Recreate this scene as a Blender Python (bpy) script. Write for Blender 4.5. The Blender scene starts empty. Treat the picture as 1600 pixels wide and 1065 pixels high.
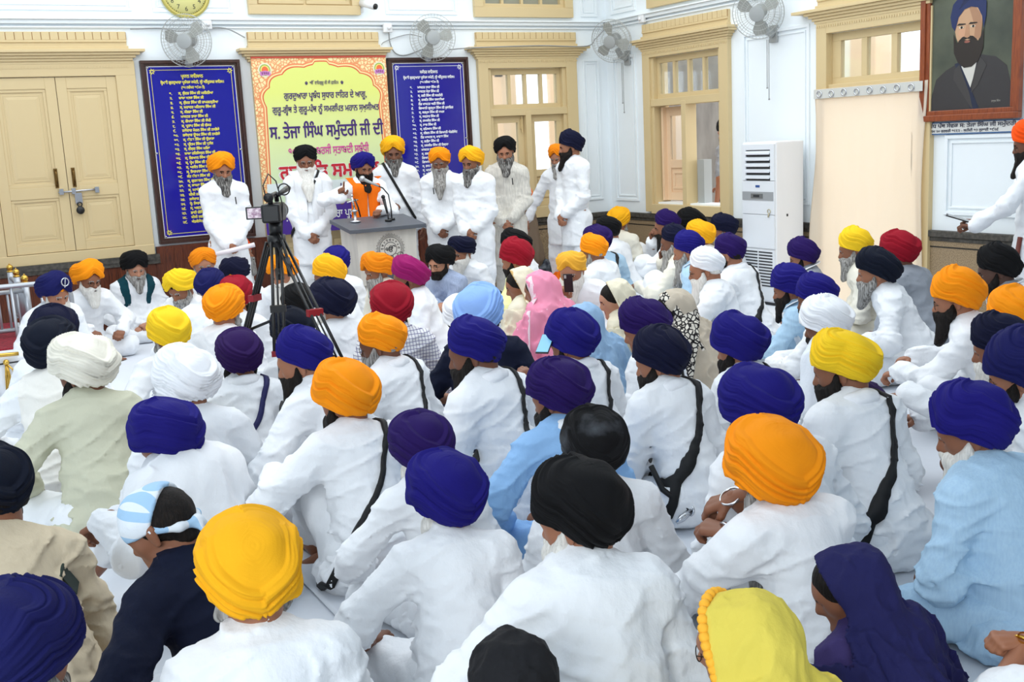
import bpy, math, random
import numpy as np
from mathutils import Vector, Matrix

# ---------------------------------------------------------------- camera, world, lights, exposure
SC = bpy.context.scene
COL = SC.collection
CAM_H = 1.88
FPX = 1689.4                      # focal length in pixels of the 1600 px wide frame
YAW, PITCH, ROLL = 0.50149563, 0.185975736, -0.051376742
_f = np.array([math.sin(YAW), math.cos(YAW), 0.0]); _r = np.array([math.cos(YAW), -math.sin(YAW), 0.0]); _u = np.array([0, 0, 1.0])
_f2 = _f*math.cos(PITCH) - _u*math.sin(PITCH); _u2 = _u*math.cos(PITCH) + _f*math.sin(PITCH)
CR = _r*math.cos(ROLL) + _u2*math.sin(ROLL); CU = _u2*math.cos(ROLL) - _r*math.sin(ROLL); CF = _f2
cam = bpy.data.cameras.new('camera'); cam.sensor_width = 36.0; cam.lens = 36.0*FPX/1600.0; cam.clip_end = 200
camo = bpy.data.objects.new('camera', cam); COL.objects.link(camo)
M = Matrix(((CR[0], CU[0], -CF[0], 0), (CR[1], CU[1], -CF[1], 0), (CR[2], CU[2], -CF[2], CAM_H), (0, 0, 0, 1)))
camo.matrix_world = M
SC.camera = camo

w = bpy.data.worlds.new('world'); SC.world = w; w.use_nodes = True
w.node_tree.nodes['Background'].inputs[0].default_value = (0.93, 0.965, 1.0, 1)
w.node_tree.nodes['Background'].inputs[1].default_value = 1.9
SC.view_settings.view_transform = 'Standard'; SC.view_settings.look = 'None'
SC.view_settings.gamma = 1.0; SC.view_settings.use_curve_mapping = False
SC.view_settings.exposure = 0.21

def area_light(name, loc, target, size, size_y, energy, color=(1, 1, 1)):
    l = bpy.data.lights.new(name, 'AREA'); l.shape = 'RECTANGLE'; l.size = size; l.size_y = size_y; l.energy = energy; l.color = color
    o = bpy.data.objects.new(name, l); COL.objects.link(o); o.location = loc
    d = Vector(target) - Vector(loc)
    o.rotation_euler = d.to_track_quat('-Z', 'Y').to_euler()
    return o
area_light('overhead_fill', (3.4, 8.0, 4.36), (3.4, 8.0, 0), 9.0, 7.6, 330, (0.945, 0.985, 1.0))  # broad fill lamp added under the ceiling to brighten hall and back walls
area_light('rear_fill', (-3.6, -1.6, 3.3), (3.6, 8.0, 0.8), 4.5, 2.4, 215, (0.95, 0.985, 1.0))  # directional fill added behind the camera; the walls there have no window

# ---------------------------------------------------------------- placing helpers
def at(px, py, d):
    """the point of the room seen at that place of the frame, d metres along the view axis"""
    q = CF + CR*((px-800)/FPX) - CU*((py-532.5)/FPX)
    return np.array([0, 0, CAM_H]) + q*d
def on_plane(px, py, axis, value):
    q = CF + CR*((px-800)/FPX) - CU*((py-532.5)/FPX)
    o = np.array([0, 0, CAM_H]); t = (value-o[axis])/q[axis]
    return o + q*t
def azimuth(px, py):
    q = CF + CR*((px-800)/FPX) - CU*((py-532.5)/FPX)
    return math.atan2(q[0], q[1])

# ---------------------------------------------------------------- materials
def lin(c):
    return tuple(((x/255.0)/12.92 if x/255.0 <= 0.04045 else ((x/255.0+0.055)/1.055)**2.4) for x in c)
MATS = {}
def mat(name, rgb, rough=0.6, metal=0.0, **k):
    if name in MATS: return MATS[name]
    m = bpy.data.materials.new(name); MATS[name] = m; m.use_nodes = True
    nt = m.node_tree; b = nt.nodes['Principled BSDF']; c = lin(rgb)
    b.inputs['Base Color'].default_value = (*c, 1); b.inputs['Roughness'].default_value = rough; b.inputs['Metallic'].default_value = metal
    if 'spec' in k: b.inputs['Specular IOR Level'].default_value = k['spec']
    if 'sheen' in k: b.inputs['Sheen Weight'].default_value = k['sheen']
    if 'emit' in k:
        b.inputs['Emission Color'].default_value = (*lin(k['emit']), 1); b.inputs['Emission Strength'].default_value = k.get('power', 1)
    if 'trans' in k: b.inputs['Transmission Weight'].default_value = k['trans']
    if 'alpha' in k: b.inputs['Alpha'].default_value = k['alpha']
    if 'sss' in k:
        b.inputs['Subsurface Weight'].default_value = k['sss']; b.inputs['Subsurface Radius'].default_value = (0.012, 0.005, 0.003); b.inputs['Subsurface Scale'].default_value = 1
    tc = None
    def coords(scale):
        nonlocal tc
        if tc is None: tc = nt.nodes.new('ShaderNodeTexCoord')
        mp = nt.nodes.new('ShaderNodeMapping'); mp.inputs['Scale'].default_value = scale
        nt.links.new(tc.outputs['Object'], mp.inputs['Vector']); return mp.outputs[0]
    def noise(scale, stretch, detail=3):
        n = nt.nodes.new('ShaderNodeTexNoise'); n.inputs['Scale'].default_value = scale; n.inputs['Detail'].default_value = detail
        nt.links.new(coords(stretch), n.inputs['Vector']); return n.outputs['Fac']
    if 'bump' in k:
        s, st, amt = k['bump']
        bp = nt.nodes.new('ShaderNodeBump'); bp.inputs['Strength'].default_value = 0.6; bp.inputs['Distance'].default_value = amt
        nt.links.new(noise(s, st, 4), bp.inputs['Height']); nt.links.new(bp.outputs[0], b.inputs['Normal'])
    if 'mix' in k:                                                 # a second colour in streaks or speckles
        rgb2, s, st, lo, hi = k['mix']
        r = nt.nodes.new('ShaderNodeValToRGB'); r.color_ramp.elements[0].position = lo; r.color_ramp.elements[1].position = hi
        r.color_ramp.elements[0].color = (*c, 1); r.color_ramp.elements[1].color = (*lin(rgb2), 1)
        nt.links.new(noise(s, st, 5), r.inputs[0]); nt.links.new(r.outputs[0], b.inputs['Base Color'])
    if 'check' in k:                                               # woven check
        rgb2, per, wid = k['check']
        sp = nt.nodes.new('ShaderNodeSeparateXYZ'); nt.links.new(coords((1/per,)*3), sp.inputs[0]); outs = []
        for i in (0, 2):
            a = nt.nodes.new('ShaderNodeMath'); a.operation = 'FRACT'; nt.links.new(sp.outputs[i], a.inputs[0])
            g = nt.nodes.new('ShaderNodeMath'); g.operation = 'LESS_THAN'; g.inputs[1].default_value = wid; nt.links.new(a.outputs[0], g.inputs[0]); outs.append(g)
        mx = nt.nodes.new('ShaderNodeMath'); mx.operation = 'MAXIMUM'; nt.links.new(outs[0].outputs[0], mx.inputs[0]); nt.links.new(outs[1].outputs[0], mx.inputs[1])
        mi = nt.nodes.new('ShaderNodeMix'); mi.data_type = 'RGBA'; nt.links.new(mx.outputs[0], mi.inputs[0])
        mi.inputs[6].default_value = (*c, 1); mi.inputs[7].default_value = (*lin(rgb2), 1); nt.links.new(mi.outputs[2], b.inputs['Base Color'])
    if 'cells' in k:                                               # printed flowers and dots
        rgb2, s, lo, hi, feat = k['cells']
        v = nt.nodes.new('ShaderNodeTexVoronoi'); v.inputs['Scale'].default_value = s; v.feature = feat; nt.links.new(coords((1, 1, 1)), v.inputs['Vector'])
        r = nt.nodes.new('ShaderNodeValToRGB'); r.color_ramp.elements[0].position = lo; r.color_ramp.elements[1].position = hi
        r.color_ramp.elements[0].color = (*lin(rgb2), 1); r.color_ramp.elements[1].color = (*c, 1)
        nt.links.new(v.outputs['Distance'], r.inputs[0]); nt.links.new(r.outputs[0], b.inputs['Base Color'])
    return m

# ---------------------------------------------------------------- meshes
def link(o, parent=None):
    COL.objects.link(o)
    if parent is not None: o.parent = parent
    return o
def mesh_obj(name, V, F, mats, parent=None, mi=None, smooth=True):
    """V (n,3), F list of (k,3|4) int arrays"""
    V = np.asarray(V, dtype=np.float32)
    if not isinstance(F, list): F = [F]
    F = [np.asarray(f, dtype=np.int32) for f in F if len(f)]
    me = bpy.data.meshes.new(name)
    me.vertices.add(len(V)); me.vertices.foreach_set('co', V.ravel())
    nl = sum(f.size for f in F); npoly = sum(len(f) for f in F)
    me.loops.add(nl); me.polygons.add(npoly)
    me.loops.foreach_set('vertex_index', np.concatenate([f.ravel() for f in F]))
    tot = np.concatenate([np.full(len(f), f.shape[1], np.int32) for f in F])
    st = np.concatenate([[0], np.cumsum(tot)[:-1]]).astype(np.int32)
    me.polygons.foreach_set('loop_start', st); me.polygons.foreach_set('loop_total', tot)
    if smooth: me.polygons.foreach_set('use_smooth', np.ones(npoly, bool))
    if not isinstance(mats, (list, tuple)): mats = [mats]
    for m in mats: me.materials.append(m)
    if mi is not None: me.polygons.foreach_set('material_index', np.asarray(mi, np.int32))
    me.update(calc_edges=True); me.validate()
    return link(bpy.data.objects.new(name, me), parent)
def empty(name, loc=(0, 0, 0), rz=0.0):
    o = bpy.data.objects.new(name, None); COL.objects.link(o); o.location = loc; o.rotation_euler = (0, 0, rz); o.empty_display_size = 0.1
    return o
def tag(o, label=None, cat=None, group=None, kind=None):
    if label: o['label'] = label
    if cat: o['category'] = cat
    if group: o['group'] = group
    if kind: o['kind'] = kind
    return o

class MB:
    """collects shapes; build() links them as ONE mesh object"""
    def __init__(s): s.V = []; s.F = []; s.n = 0; s.S = []
    def add(s, V, F, smooth=False):
        V = np.asarray(V, float).reshape(-1, 3)
        for f in F: s.F.append([i+s.n for i in f]); s.S.append(smooth)
        s.V.append(V); s.n += len(V); return s
    def box(s, x0, x1, y0, y1, z0, z1):
        V = [(x, y, z) for z in (z0, z1) for y in (y0, y1) for x in (x0, x1)]
        return s.add(V, [(0, 2, 3, 1), (4, 5, 7, 6), (0, 1, 5, 4), (2, 6, 7, 3), (0, 4, 6, 2), (1, 3, 7, 5)])
    def hexa(s, bot, top):
        return s.add(list(bot)+list(top), [(3, 2, 1, 0), (4, 5, 6, 7), (0, 1, 5, 4), (1, 2, 6, 5), (2, 3, 7, 6), (3, 0, 4, 7)])
    def tube(s, pts, r, n=8, cap=True):
        P = np.asarray(pts, float); m = len(P); R = np.full(m, r) if np.isscalar(r) else np.asarray(r, float)
        T = np.gradient(P, axis=0); T /= np.linalg.norm(T, axis=1)[:, None]+1e-12
        ref = np.array([0, 0, 1.0]) if abs(T[0][2]) < 0.9 else np.array([1.0, 0, 0]); V = []
        a = np.linspace(0, 2*np.pi, n, endpoint=False)
        for i in range(m):
            x = np.cross(ref, T[i]); nx = np.linalg.norm(x)
            x = x/nx if nx > 1e-6 else np.array([1.0, 0, 0])
            y = np.cross(T[i], x); ref = np.cross(x, T[i])*-1 if False else ref
            V.append(P[i]+R[i]*(np.cos(a)[:, None]*x+np.sin(a)[:, None]*y))
        F = [(i*n+j, i*n+(j+1) % n, (i+1)*n+(j+1) % n, (i+1)*n+j) for i in range(m-1) for j in range(n)]
        if cap: F += [tuple(range(n))[::-1], tuple((m-1)*n+j for j in range(n))]
        return s.add(np.concatenate(V), F, True)
    def ring(s, c, R, r, axis=(0, 0, 1), n=28, k=6, xs=None):
        A = np.asarray(axis, float); A /= np.linalg.norm(A)
        X = np.cross(A, (0, 0, 1) if abs(A[2]) < .9 else (1, 0, 0)); X /= np.linalg.norm(X); Y = np.cross(A, X); V = []
        for i in range(n):
            t = 2*np.pi*i/n; d = math.cos(t)*X+math.sin(t)*Y
            for j in range(k):
                q = 2*np.pi*j/k; V.append(np.asarray(c)+d*(R+r*math.cos(q))+A*r*math.sin(q))
        F = [(i*k+j, ((i+1) % n)*k+j, ((i+1) % n)*k+(j+1) % k, i*k+(j+1) % k) for i in range(n) for j in range(k)]
        return s.add(V, F, True)
    def ball(s, c, r, n=12, m=8, sc=(1, 1, 1)):
        V = [(0, 0, 1)]
        for i in range(1, m):
            th = np.pi*i/m
            V += [(math.sin(th)*math.cos(2*np.pi*j/n), math.sin(th)*math.sin(2*np.pi*j/n), math.cos(th)) for j in range(n)]
        V.append((0, 0, -1)); V = np.asarray(V)*r*np.asarray(sc)+np.asarray(c)
        F = [(0, 1+j, 1+(j+1) % n) for j in range(n)]
        for i in range(m-2): F += [(1+i*n+j, 1+(i+1)*n+j, 1+(i+1)*n+(j+1) % n, 1+i*n+(j+1) % n) for j in range(n)]
        L = 1+(m-1)*n; F += [(L, 1+(m-2)*n+(j+1) % n, 1+(m-2)*n+j) for j in range(n)]
        return s.add(V, F, True)
    def cyl(s, a, b, r, n=16, r2=None):
        a = np.asarray(a, float); b = np.asarray(b, float); return s.tube([a, b], [r, r if r2 is None else r2], n)
    def poly(s, pts, depth):
        """flat outline pts (n,3) thickened by the vector depth"""
        P = np.asarray(pts, float); n = len(P); Q = P+np.asarray(depth, float)
        return s.add(np.concatenate([P, Q]), [tuple(range(n))[::-1], tuple(range(n, 2*n))]+[(i, (i+1) % n, n+(i+1) % n, n+i) for i in range(n)])
    def build(s, name, m, parent=None, bevel=0.0):
        me = bpy.data.meshes.new(name); me.from_pydata(np.concatenate(s.V).tolist(), [], s.F); me.update()
        me.polygons.foreach_set('use_smooth', np.array(s.S, bool))
        me.materials.append(m); o = link(bpy.data.objects.new(name, me), parent)
        if bevel:
            b = o.modifiers.new('bevel', 'BEVEL'); b.width = bevel; b.segments = 2; b.limit_method = 'ANGLE'
        return o

# ---------------------------------------------------------------- signed-distance shapes -> one smooth skin
RNG = np.random.RandomState(7)
_LAT = RNG.rand(32, 32, 32).astype(np.float32)*2-1
def vnoise(P, seed=0):
    P = P+seed*7.13
    I = np.floor(P).astype(np.int32); f = (P-I).astype(np.float32); f = f*f*(3-2*f)
    i0 = I & 31; i1 = (I+1) & 31
    x0, y0, z0 = i0.T; x1, y1, z1 = i1.T; fx, fy, fz = f.T; L = _LAT
    a = L[x0, y0, z0]*(1-fx)+L[x1, y0, z0]*fx; b = L[x0, y1, z0]*(1-fx)+L[x1, y1, z0]*fx
    c = L[x0, y0, z1]*(1-fx)+L[x1, y0, z1]*fx; d = L[x0, y1, z1]*(1-fx)+L[x1, y1, z1]*fx
    return (a*(1-fy)+b*fy)*(1-fz)+(c*(1-fy)+d*fy)*fz
def cap(a, b, ra, rb=None, n=None, s=1.0):
    return (np.asarray(a, np.float32), np.asarray(b, np.float32), ra, ra if rb is None else rb, None if n is None else np.asarray(n, np.float32)/np.linalg.norm(n), s)
def sdf(prims, P, k):
    acc = np.zeros(len(P), np.float32)
    for a, b, ra, rb, n, s in prims:
        ba = b-a; L = float(ba @ ba); q = P-a
        t = np.clip((q @ ba)/L, 0, 1) if L > 1e-9 else np.zeros(len(P), np.float32)
        q = q-t[:, None]*ba
        if n is not None: q = q+((q @ n)*(s-1))[:, None]*n
        d = np.sqrt(np.einsum('ij,ij->i', q, q))-(ra+t*(rb-ra))
        acc += np.exp(-np.clip(d, -0.5, 1.0)/k)
    return -k*np.log(acc+1e-30)
def surfnet(val, lo, h):
    s = val < 0; nx, ny, nz = val.shape
    C = [(i, j, k) for i in (0, 1) for j in (0, 1) for k in (0, 1)]
    cnt = np.zeros((nx-1, ny-1, nz-1), np.int8)
    for i, j, k in C: cnt += s[i:nx-1+i, j:ny-1+j, k:nz-1+k]
    act = (cnt > 0) & (cnt < 8); idx = np.full(act.shape, -1, np.int32); I, J, K = np.nonzero(act); idx[I, J, K] = np.arange(len(I))
    acc = np.zeros((len(I), 3), np.float32); num = np.zeros(len(I), np.float32)
    for a in C:
        for ax in range(3):
            if a[ax]: continue
            b = list(a); b[ax] = 1
            va = val[I+a[0], J+a[1], K+a[2]]; vb = val[I+b[0], J+b[1], K+b[2]]
            m = (va < 0) != (vb < 0); t = np.where(m, va/(va-vb+1e-20), 0); p = np.zeros((len(I), 3), np.float32)+np.array(a, np.float32); p[:, ax] += t
            acc[m] += p[m]; num[m] += 1
    V = np.asarray(lo, np.float32)+h*(np.stack([I, J, K], 1)+acc/num[:, None]); Q = []
    for ax in range(3):
        o = [(1, 2), (2, 0), (0, 1)][ax]
        sl0 = [slice(1, -1)]*3; sl1 = [slice(1, -1)]*3; sl0[ax] = slice(0, -1); sl1[ax] = slice(1, None)
        A = s[tuple(sl0)]; B = s[tuple(sl1)]; ii = np.stack(np.nonzero(A != B), 1); ins = A[tuple(ii.T)]
        ii = ii+1; ii[:, ax] -= 1
        def g(d0, d1):
            e = ii.copy(); e[:, o[0]] += d0; e[:, o[1]] += d1; return idx[tuple(e.T)]
        q = np.stack([g(-1, -1), g(0, -1), g(0, 0), g(-1, 0)], 1); q[~ins] = q[~ins][:, ::-1]; Q.append(q)
    return V, np.concatenate(Q)
def skin(prims, h, k=0.025, fold=None, cut=None, pad=0.03, floor=None):
    """mesh of the smooth union of prims; fold(P) moves the surface, cut(P, d) carves it"""
    A = np.array([np.minimum(p[0]-p[2], p[1]-p[3]) for p in prims]).min(0)-pad
    B = np.array([np.maximum(p[0]+p[2], p[1]+p[3]) for p in prims]).max(0)+pad
    if floor is not None: A[2] = max(A[2], floor-2*h)
    n = np.ceil((B-A)/h).astype(int)+1
    g = [A[i]+h*np.arange(n[i], dtype=np.float32) for i in range(3)]
    P = np.stack(np.meshgrid(*g, indexing='ij'), -1).reshape(-1, 3).astype(np.float32)
    d = sdf(prims, P, k)
    near = np.abs(d) < max(0.05, 2.5*h)
    if fold is not None: d[near] += fold(P[near])
    if cut is not None: d[near | (d < 0)] = cut(P[near | (d < 0)], d[near | (d < 0)])
    if floor is not None: d = np.maximum(d, floor-P[:, 2])
    return surfnet(d.reshape(n), A, h)
def rot_z(a): c, s = math.cos(a), math.sin(a); return np.array([[c, -s, 0], [s, c, 0], [0, 0, 1.0]])
def rot_x(a): c, s = math.cos(a), math.sin(a); return np.array([[1.0, 0, 0], [0, c, -s], [0, s, c]])
def rot_y(a): c, s = math.cos(a), math.sin(a); return np.array([[c, 0, s], [0, 1.0, 0], [-s, 0, c]])
def unit(v): v = np.asarray(v, float); return v/(np.linalg.norm(v)+1e-12)

# ---------------------------------------------------------------- people: shared pieces (head, hands, feet, beards)
def head_template(h=0.0052):
    p = [cap((0, -.03, .03), (0, .02, .034), .080, n=(1, 0, 0), s=1.08), cap((0, .035, .03), (0, .042, -.06), .055, .047),
         cap((-.035, .02, -.07), (.035, .02, -.07), .030), cap((0, .066, -.092), (0, .07, -.088), .024),
         cap((.040, .058, -.016), (.046, .05, -.012), .022), cap((-.040, .058, -.016), (-.046, .05, -.012), .022),
         cap((-.034, .086, .030), (.034, .086, .030), .014),
         cap((0, -.025, -.06), (0, -.04, -.17), .056, .060)]
    q = [cap((0, .097, .018), (0, .121, -.022), .0085, .0125), cap((.011, .106, -.028), (.012, .104, -.028), .0095), cap((-.011, .106, -.028), (-.012, .104, -.028), .0095),
         cap((-.016, .092, -.052), (.016, .092, -.052), .0095), cap((-.013, .091, -.063), (.013, .091, -.063), .0095)]
    for s in (-1, 1):
        q += [cap((s*.080, -.012, -.022), (s*.086, -.016, .02), .012, .020, n=(1, .25*s, 0), s=2.4)]
    A = np.array([-.12, -.14, -.19]); B = np.array([.12, .15, .13]); n = np.ceil((B-A)/h).astype(int)
    g = [A[i]+h*np.arange(n[i], dtype=np.float32) for i in range(3)]
    P = np.stack(np.meshgrid(*g, indexing='ij'), -1).reshape(-1, 3).astype(np.float32)
    d = sdf(p, P, .014); e = sdf(q, P, .006); d = -.008*np.log(np.exp(-np.clip(d, -.2, 1)/.008)+np.exp(-np.clip(e, -.2, 1)/.008))
    for s in (-1, 1):
        c = np.linalg.norm((P-np.array([s*.031, .106, .007], np.float32))*np.array([1, 1, 1.9]), axis=1)-.0165
        d = .006*np.log(np.exp(np.clip(d, -1, .2)/.006)+np.exp(np.clip(-c, -1, .2)/.006))
    V, F = surfnet(d.reshape(n), A, h)
    mi = np.zeros(len(F), int); c = V[F].mean(1)
    lip = (np.abs(c[:, 0]) < .024) & (c[:, 1] > .088) & (c[:, 2] < -.046) & (c[:, 2] > -.070); mi[lip] = 4
    brow = (np.abs(np.abs(c[:, 0])-.031) < .018) & (c[:, 1] > .07) & (np.abs(c[:, 2]-.028+.10*np.abs(np.abs(c[:, 0])-.028)) < .0058); mi[brow] = 3
    Vs, Fs, Ms = [V], [F], [mi]; nv = len(V)
    for s in (-1, 1):
        for rad, cy, m, zz, fl in ((.0135, .0835, 1, .0055, .46), (.0068, .0925, 2, .0060, .80)):
            b = MB().ball((s*.031, cy, zz), rad, 10, 8, (1.05, 1, fl)); v = np.concatenate(b.V)
            f = np.array([list(x)+[x[-1]]*(4-len(x)) for x in b.F]); Vs.append(v); Fs.append(f+nv); Ms.append(np.full(len(f), m)); nv += len(v)
    return np.concatenate(Vs).astype(np.float32), np.concatenate(Fs), np.concatenate(Ms)
def split_quads(F, M):
    t = F[:, 3] == F[:, 2]
    return [F[~t], F[t][:, :3]], np.concatenate([M[~t], M[t]])
HEAD = head_template()

def hand_template(curl=(.5, .55, .6, .65), thumb=.3, spread=.06, h=.0042):
    p = [cap((-.016, .012, 0), (-.026, .085, 0), .0185, .0150, (0, 0, 1), 1.25), cap((.014, .012, 0), (.026, .078, 0), .0185, .0145, (0, 0, 1), 1.25), cap((0, .0, 0), (0, .08, .002), .021, .0175, (0, 0, 1), 1.35), cap((0, -.05, 0), (0, .005, 0), .027, .0235, (0, 0, 1), 1.2)]
    for i, (x, y, ln, r) in enumerate(((-.029, .090, .072, .0088), (-.0095, .096, .080, .0090), (.0100, .092, .074, .0087), (.0275, .082, .058, .0078))):
        a = np.array([x, y, 0.0]); c = 0; lat = (x/.03)*spread; prev = a
        for q, (fr, kk) in enumerate(((.44, 1.0), (.31, 1.25), (.25, .8))):
            c += curl[i]*kk; b = prev+ln*fr*np.array([math.sin(lat)*math.cos(c), math.cos(lat)*math.cos(c), -math.sin(c)])
            p.append(cap(prev, b, r*(1-.08*q), r*(.94-.1*q))); prev = b
    a = np.array([-.020, .022, -.006]); d1 = unit((-.75, .55, -.35)); d2 = unit((-.35+.5*thumb, .85, -.25-.6*thumb)); b = a+.042*d1; c = b+.033*d2; e = c+.025*unit(d2+np.array([.3*thumb, 0, -.3*thumb]))
    p += [cap(a, b, .0150, .0115), cap(b, c, .0108, .0098), cap(c, e, .0097, .0080)]
    return skin(p, h, .0042, pad=.012)
HANDS = {k: hand_template(*v) for k, v in {'relax': ((.35, .42, .48, .55), .3), 'fist': ((1.15, 1.2, 1.2, 1.2), .9), 'clasp': ((.75, .8, .85, .9), .5), 'point': ((.06, 1.2, 1.25, 1.25), .9), 'flat': ((.12, .12, .15, .2), .15)}.items()}
def foot_template(h=.007):
    p = [cap((0, 0, .075), (0, 0, .16), .036, .042), cap((0, -.035, .032), (0, -.03, .05), .031), cap((0, -.01, .045), (0, .09, .032), .033, .026), cap((-.015, .09, .026), (-.024, .135, .022), .026, .020), cap((.018, .085, .024), (.024, .12, .020), .022, .017)]
    for x, y, r, l in ((-.030, .15, .0135, .034), (-.010, .155, .0105, .028), (.006, .15, .0100, .026), (.020, .142, .0095, .023), (.033, .13, .0095, .02)):
        p.append(cap((x, y-.02, .017), (x*1.06, y+l, .012), r, r*.85))
    return skin(p, h, .006, pad=.012)
FOOT = foot_template()

def beard_mesh(style, seed, h=.0085):
    rs = np.random.RandomState(seed); p = []
    for s in (-1, 1):
        p += [cap((s*.074, .012, .0), (s*.070, .03, -.05), .011, .019), cap((s*.070, .03, -.05), (s*.03, .075, -.092), .021, .026),
              cap((s*.004, .114, -.041), (s*.030, .100, -.055), .0085, .009), cap((s*.030, .100, -.055), (s*.047, .080, -.075), .009, .012)]
    p += [cap((-.03, .072, -.092), (.03, .072, -.092), .026), cap((0, .095, -.078), (0, .088, -.095), .012, .02)]
    if style == 'mid': p += [cap((0, .070, -.095), (0, .090, -.175), .062, .034, (0, 1, .1), 1.35)]
    if style == 'full': p += [cap((0, .062, -.09), (0, .086, -.175), .078, .046, (0, 1, .1), 1.30)]
    if style == 'long':
        j = rs.uniform(-.015, .015)
        p += [cap((0, .062, -.095), (j, .092, -.21), .076, .060, (0, 1, .1), 1.40), cap((j, .092, -.21), (2*j, .104, -.325), .058, .026, (0, 1, .05), 1.5)]
    if style == 'stubble': p = [cap(a, b, ra*.80, rb*.80, n, s) for a, b, ra, rb, n, s in p]
    fold = lambda P: .0075*vnoise(np.stack([P[:, 0]*95, P[:, 1]*70, P[:, 2]*11], 1), seed)+.004*vnoise(P*30, seed+3)
    mouth = lambda P, d: np.maximum(d, .011-np.linalg.norm((P-np.array([0, .105, -.058], np.float32))*np.array([.55, .45, 1.25]), axis=1))
    return skin(p, h, .011, fold=fold, cut=mouth, pad=.025)

def turban_mesh(seed, W, nu=110, nv=70, tilt=.42, laps=6, s=.30, tall=1.0, deep=1.0, crown=.60, rough=1.0, pole=.45):
    rs = np.random.RandomState(seed); A = W/2
    a, b, c = A, A*1.13*deep, A*.98*tall
    ph = np.linspace(0, 2*np.pi, nu, endpoint=False); th = np.linspace(0, 1.98, nv)
    TH, PH = np.meshgrid(th, ph, indexing='ij'); th_, ph_ = TH.ravel(), PH.ravel()
    sx, sy = np.sin(ph_), np.cos(ph_)
    D = np.stack([np.sin(th_)*sx, np.sin(th_)*sy, np.cos(th_)], 1)
    p = 2.25; r = ((np.abs(D[:, 0]/a))**p+(np.abs(D[:, 1]/b))**p+(np.abs(D[:, 2]/c))**p)**(-1/p)
    off = rs.uniform(-.25, .25); side = np.tanh((sx+off*(th_-1.1)*.9)*14)
    u = np.arccos(np.clip(D[:, 2]*math.cos(pole)-D[:, 1]*math.sin(pole), -1, 1))-s*np.abs(sx)*np.where(sy > 0, sy*2.3, sy)*np.sin(th_)+.05*vnoise(np.stack([sx*1.6, sy*1.6, th_*1.5], 1), seed)*rough
    du = (2.05-crown)/laps; k = (u-crown)/du+.5*(side > 0)+.0
    # wraps lie unevenly: some bands are wide, some narrow
    kk = k+.28*np.sin(k*2.1+seed)*rough; f = kk-np.floor(kk)
    lap = np.where(f < .16, f/.16, (1-(f-.16)/.84)**.75)
    on = np.clip((u-crown)/.10, 0, 1)
    r = r+W*.042*(lap-.45)*on
    r = r*(1+.065*np.exp(-((th_-1.22)/.42)**2)*on-.085*(1-on)*np.exp(-(u/1.0)**6))
    # creases inside each wrap and a small knot where they cross at the back
    cre = vnoise(np.stack([u*26, sx*2.2, sy*2.2], 1), seed+5)*.6+vnoise(np.stack([u*55, sx*3, sy*3], 1), seed+9)*.35
    r = r+W*.015*cre*rough*(.25+.75*on)
    r = r+W*.03*vnoise(D*2.2, seed+2)*rough
    
    X = D*r[:, None]
    # the front edge rises to a point over the forehead
    X[:, 2] += W*.16*np.exp(-((sx+off*.15)/.30)**2)*np.clip((th_-1.35)/.6, 0, 1)*np.clip(sy*2, 0, 1)
    ct, st = math.cos(tilt), math.sin(tilt)
    V = np.stack([X[:, 0], X[:, 1]*ct-X[:, 2]*st, X[:, 1]*st+X[:, 2]*ct], 1)
    # rim rolled inwards
    rim = V[-nu:]; ex = [rim*np.array([.93, .93, 1])-np.array([0, 0, .006*W/.26]), rim*np.array([.80, .80, 1])+np.array([0, 0, .004]), rim*np.array([.3, .3, 1])+np.array([0, 0, .03])]
    V = np.concatenate([V]+ex); n = nv+3
    i, j = np.meshgrid(np.arange(n-1), np.arange(nu), indexing='ij'); i = i.ravel(); j = j.ravel(); j2 = (j+1) % nu
    F = np.stack([i*nu+j, (i+1)*nu+j, (i+1)*nu+j2, i*nu+j2], 1)[:, ::-1]
    return V+np.array([0, -.018, .060]), F

# ---------------------------------------------------------------- people: colours
SKINS = [mat('skin_%d' % i, c, .55, sheen=.05) for i, c in enumerate(((160, 106, 78), (138, 88, 62), (116, 72, 50), (188, 134, 106), (84, 52, 38)))]
EYE = mat('eye_white', (225, 220, 212), .3); IRIS = mat('eye_dark', (28, 18, 14), .2); LIP = mat('lip', (150, 84, 76), .5)
HAIR = {'black': mat('hair_black', (20, 16, 14), .65, spec=.2, mix=((38, 30, 26), 26, (5, 5, .6), .45, .75), bump=(60, (3, 3, .3), .01)),
        'grey': mat('hair_grey', (92, 88, 84), .65, mix=((186, 184, 180), 22, (5, 5, .5), .35, .65), bump=(60, (3, 3, .3), .01)),
        'salt': mat('hair_salt', (52, 48, 46), .65, mix=((168, 166, 162), 22, (5, 5, .5), .42, .68), bump=(60, (3, 3, .3), .01)),
        'white': mat('hair_white', (214, 211, 204), .65, mix=((240, 238, 232), 24, (5, 5, .5), .35, .65), bump=(60, (3, 3, .3), .01))}
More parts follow.
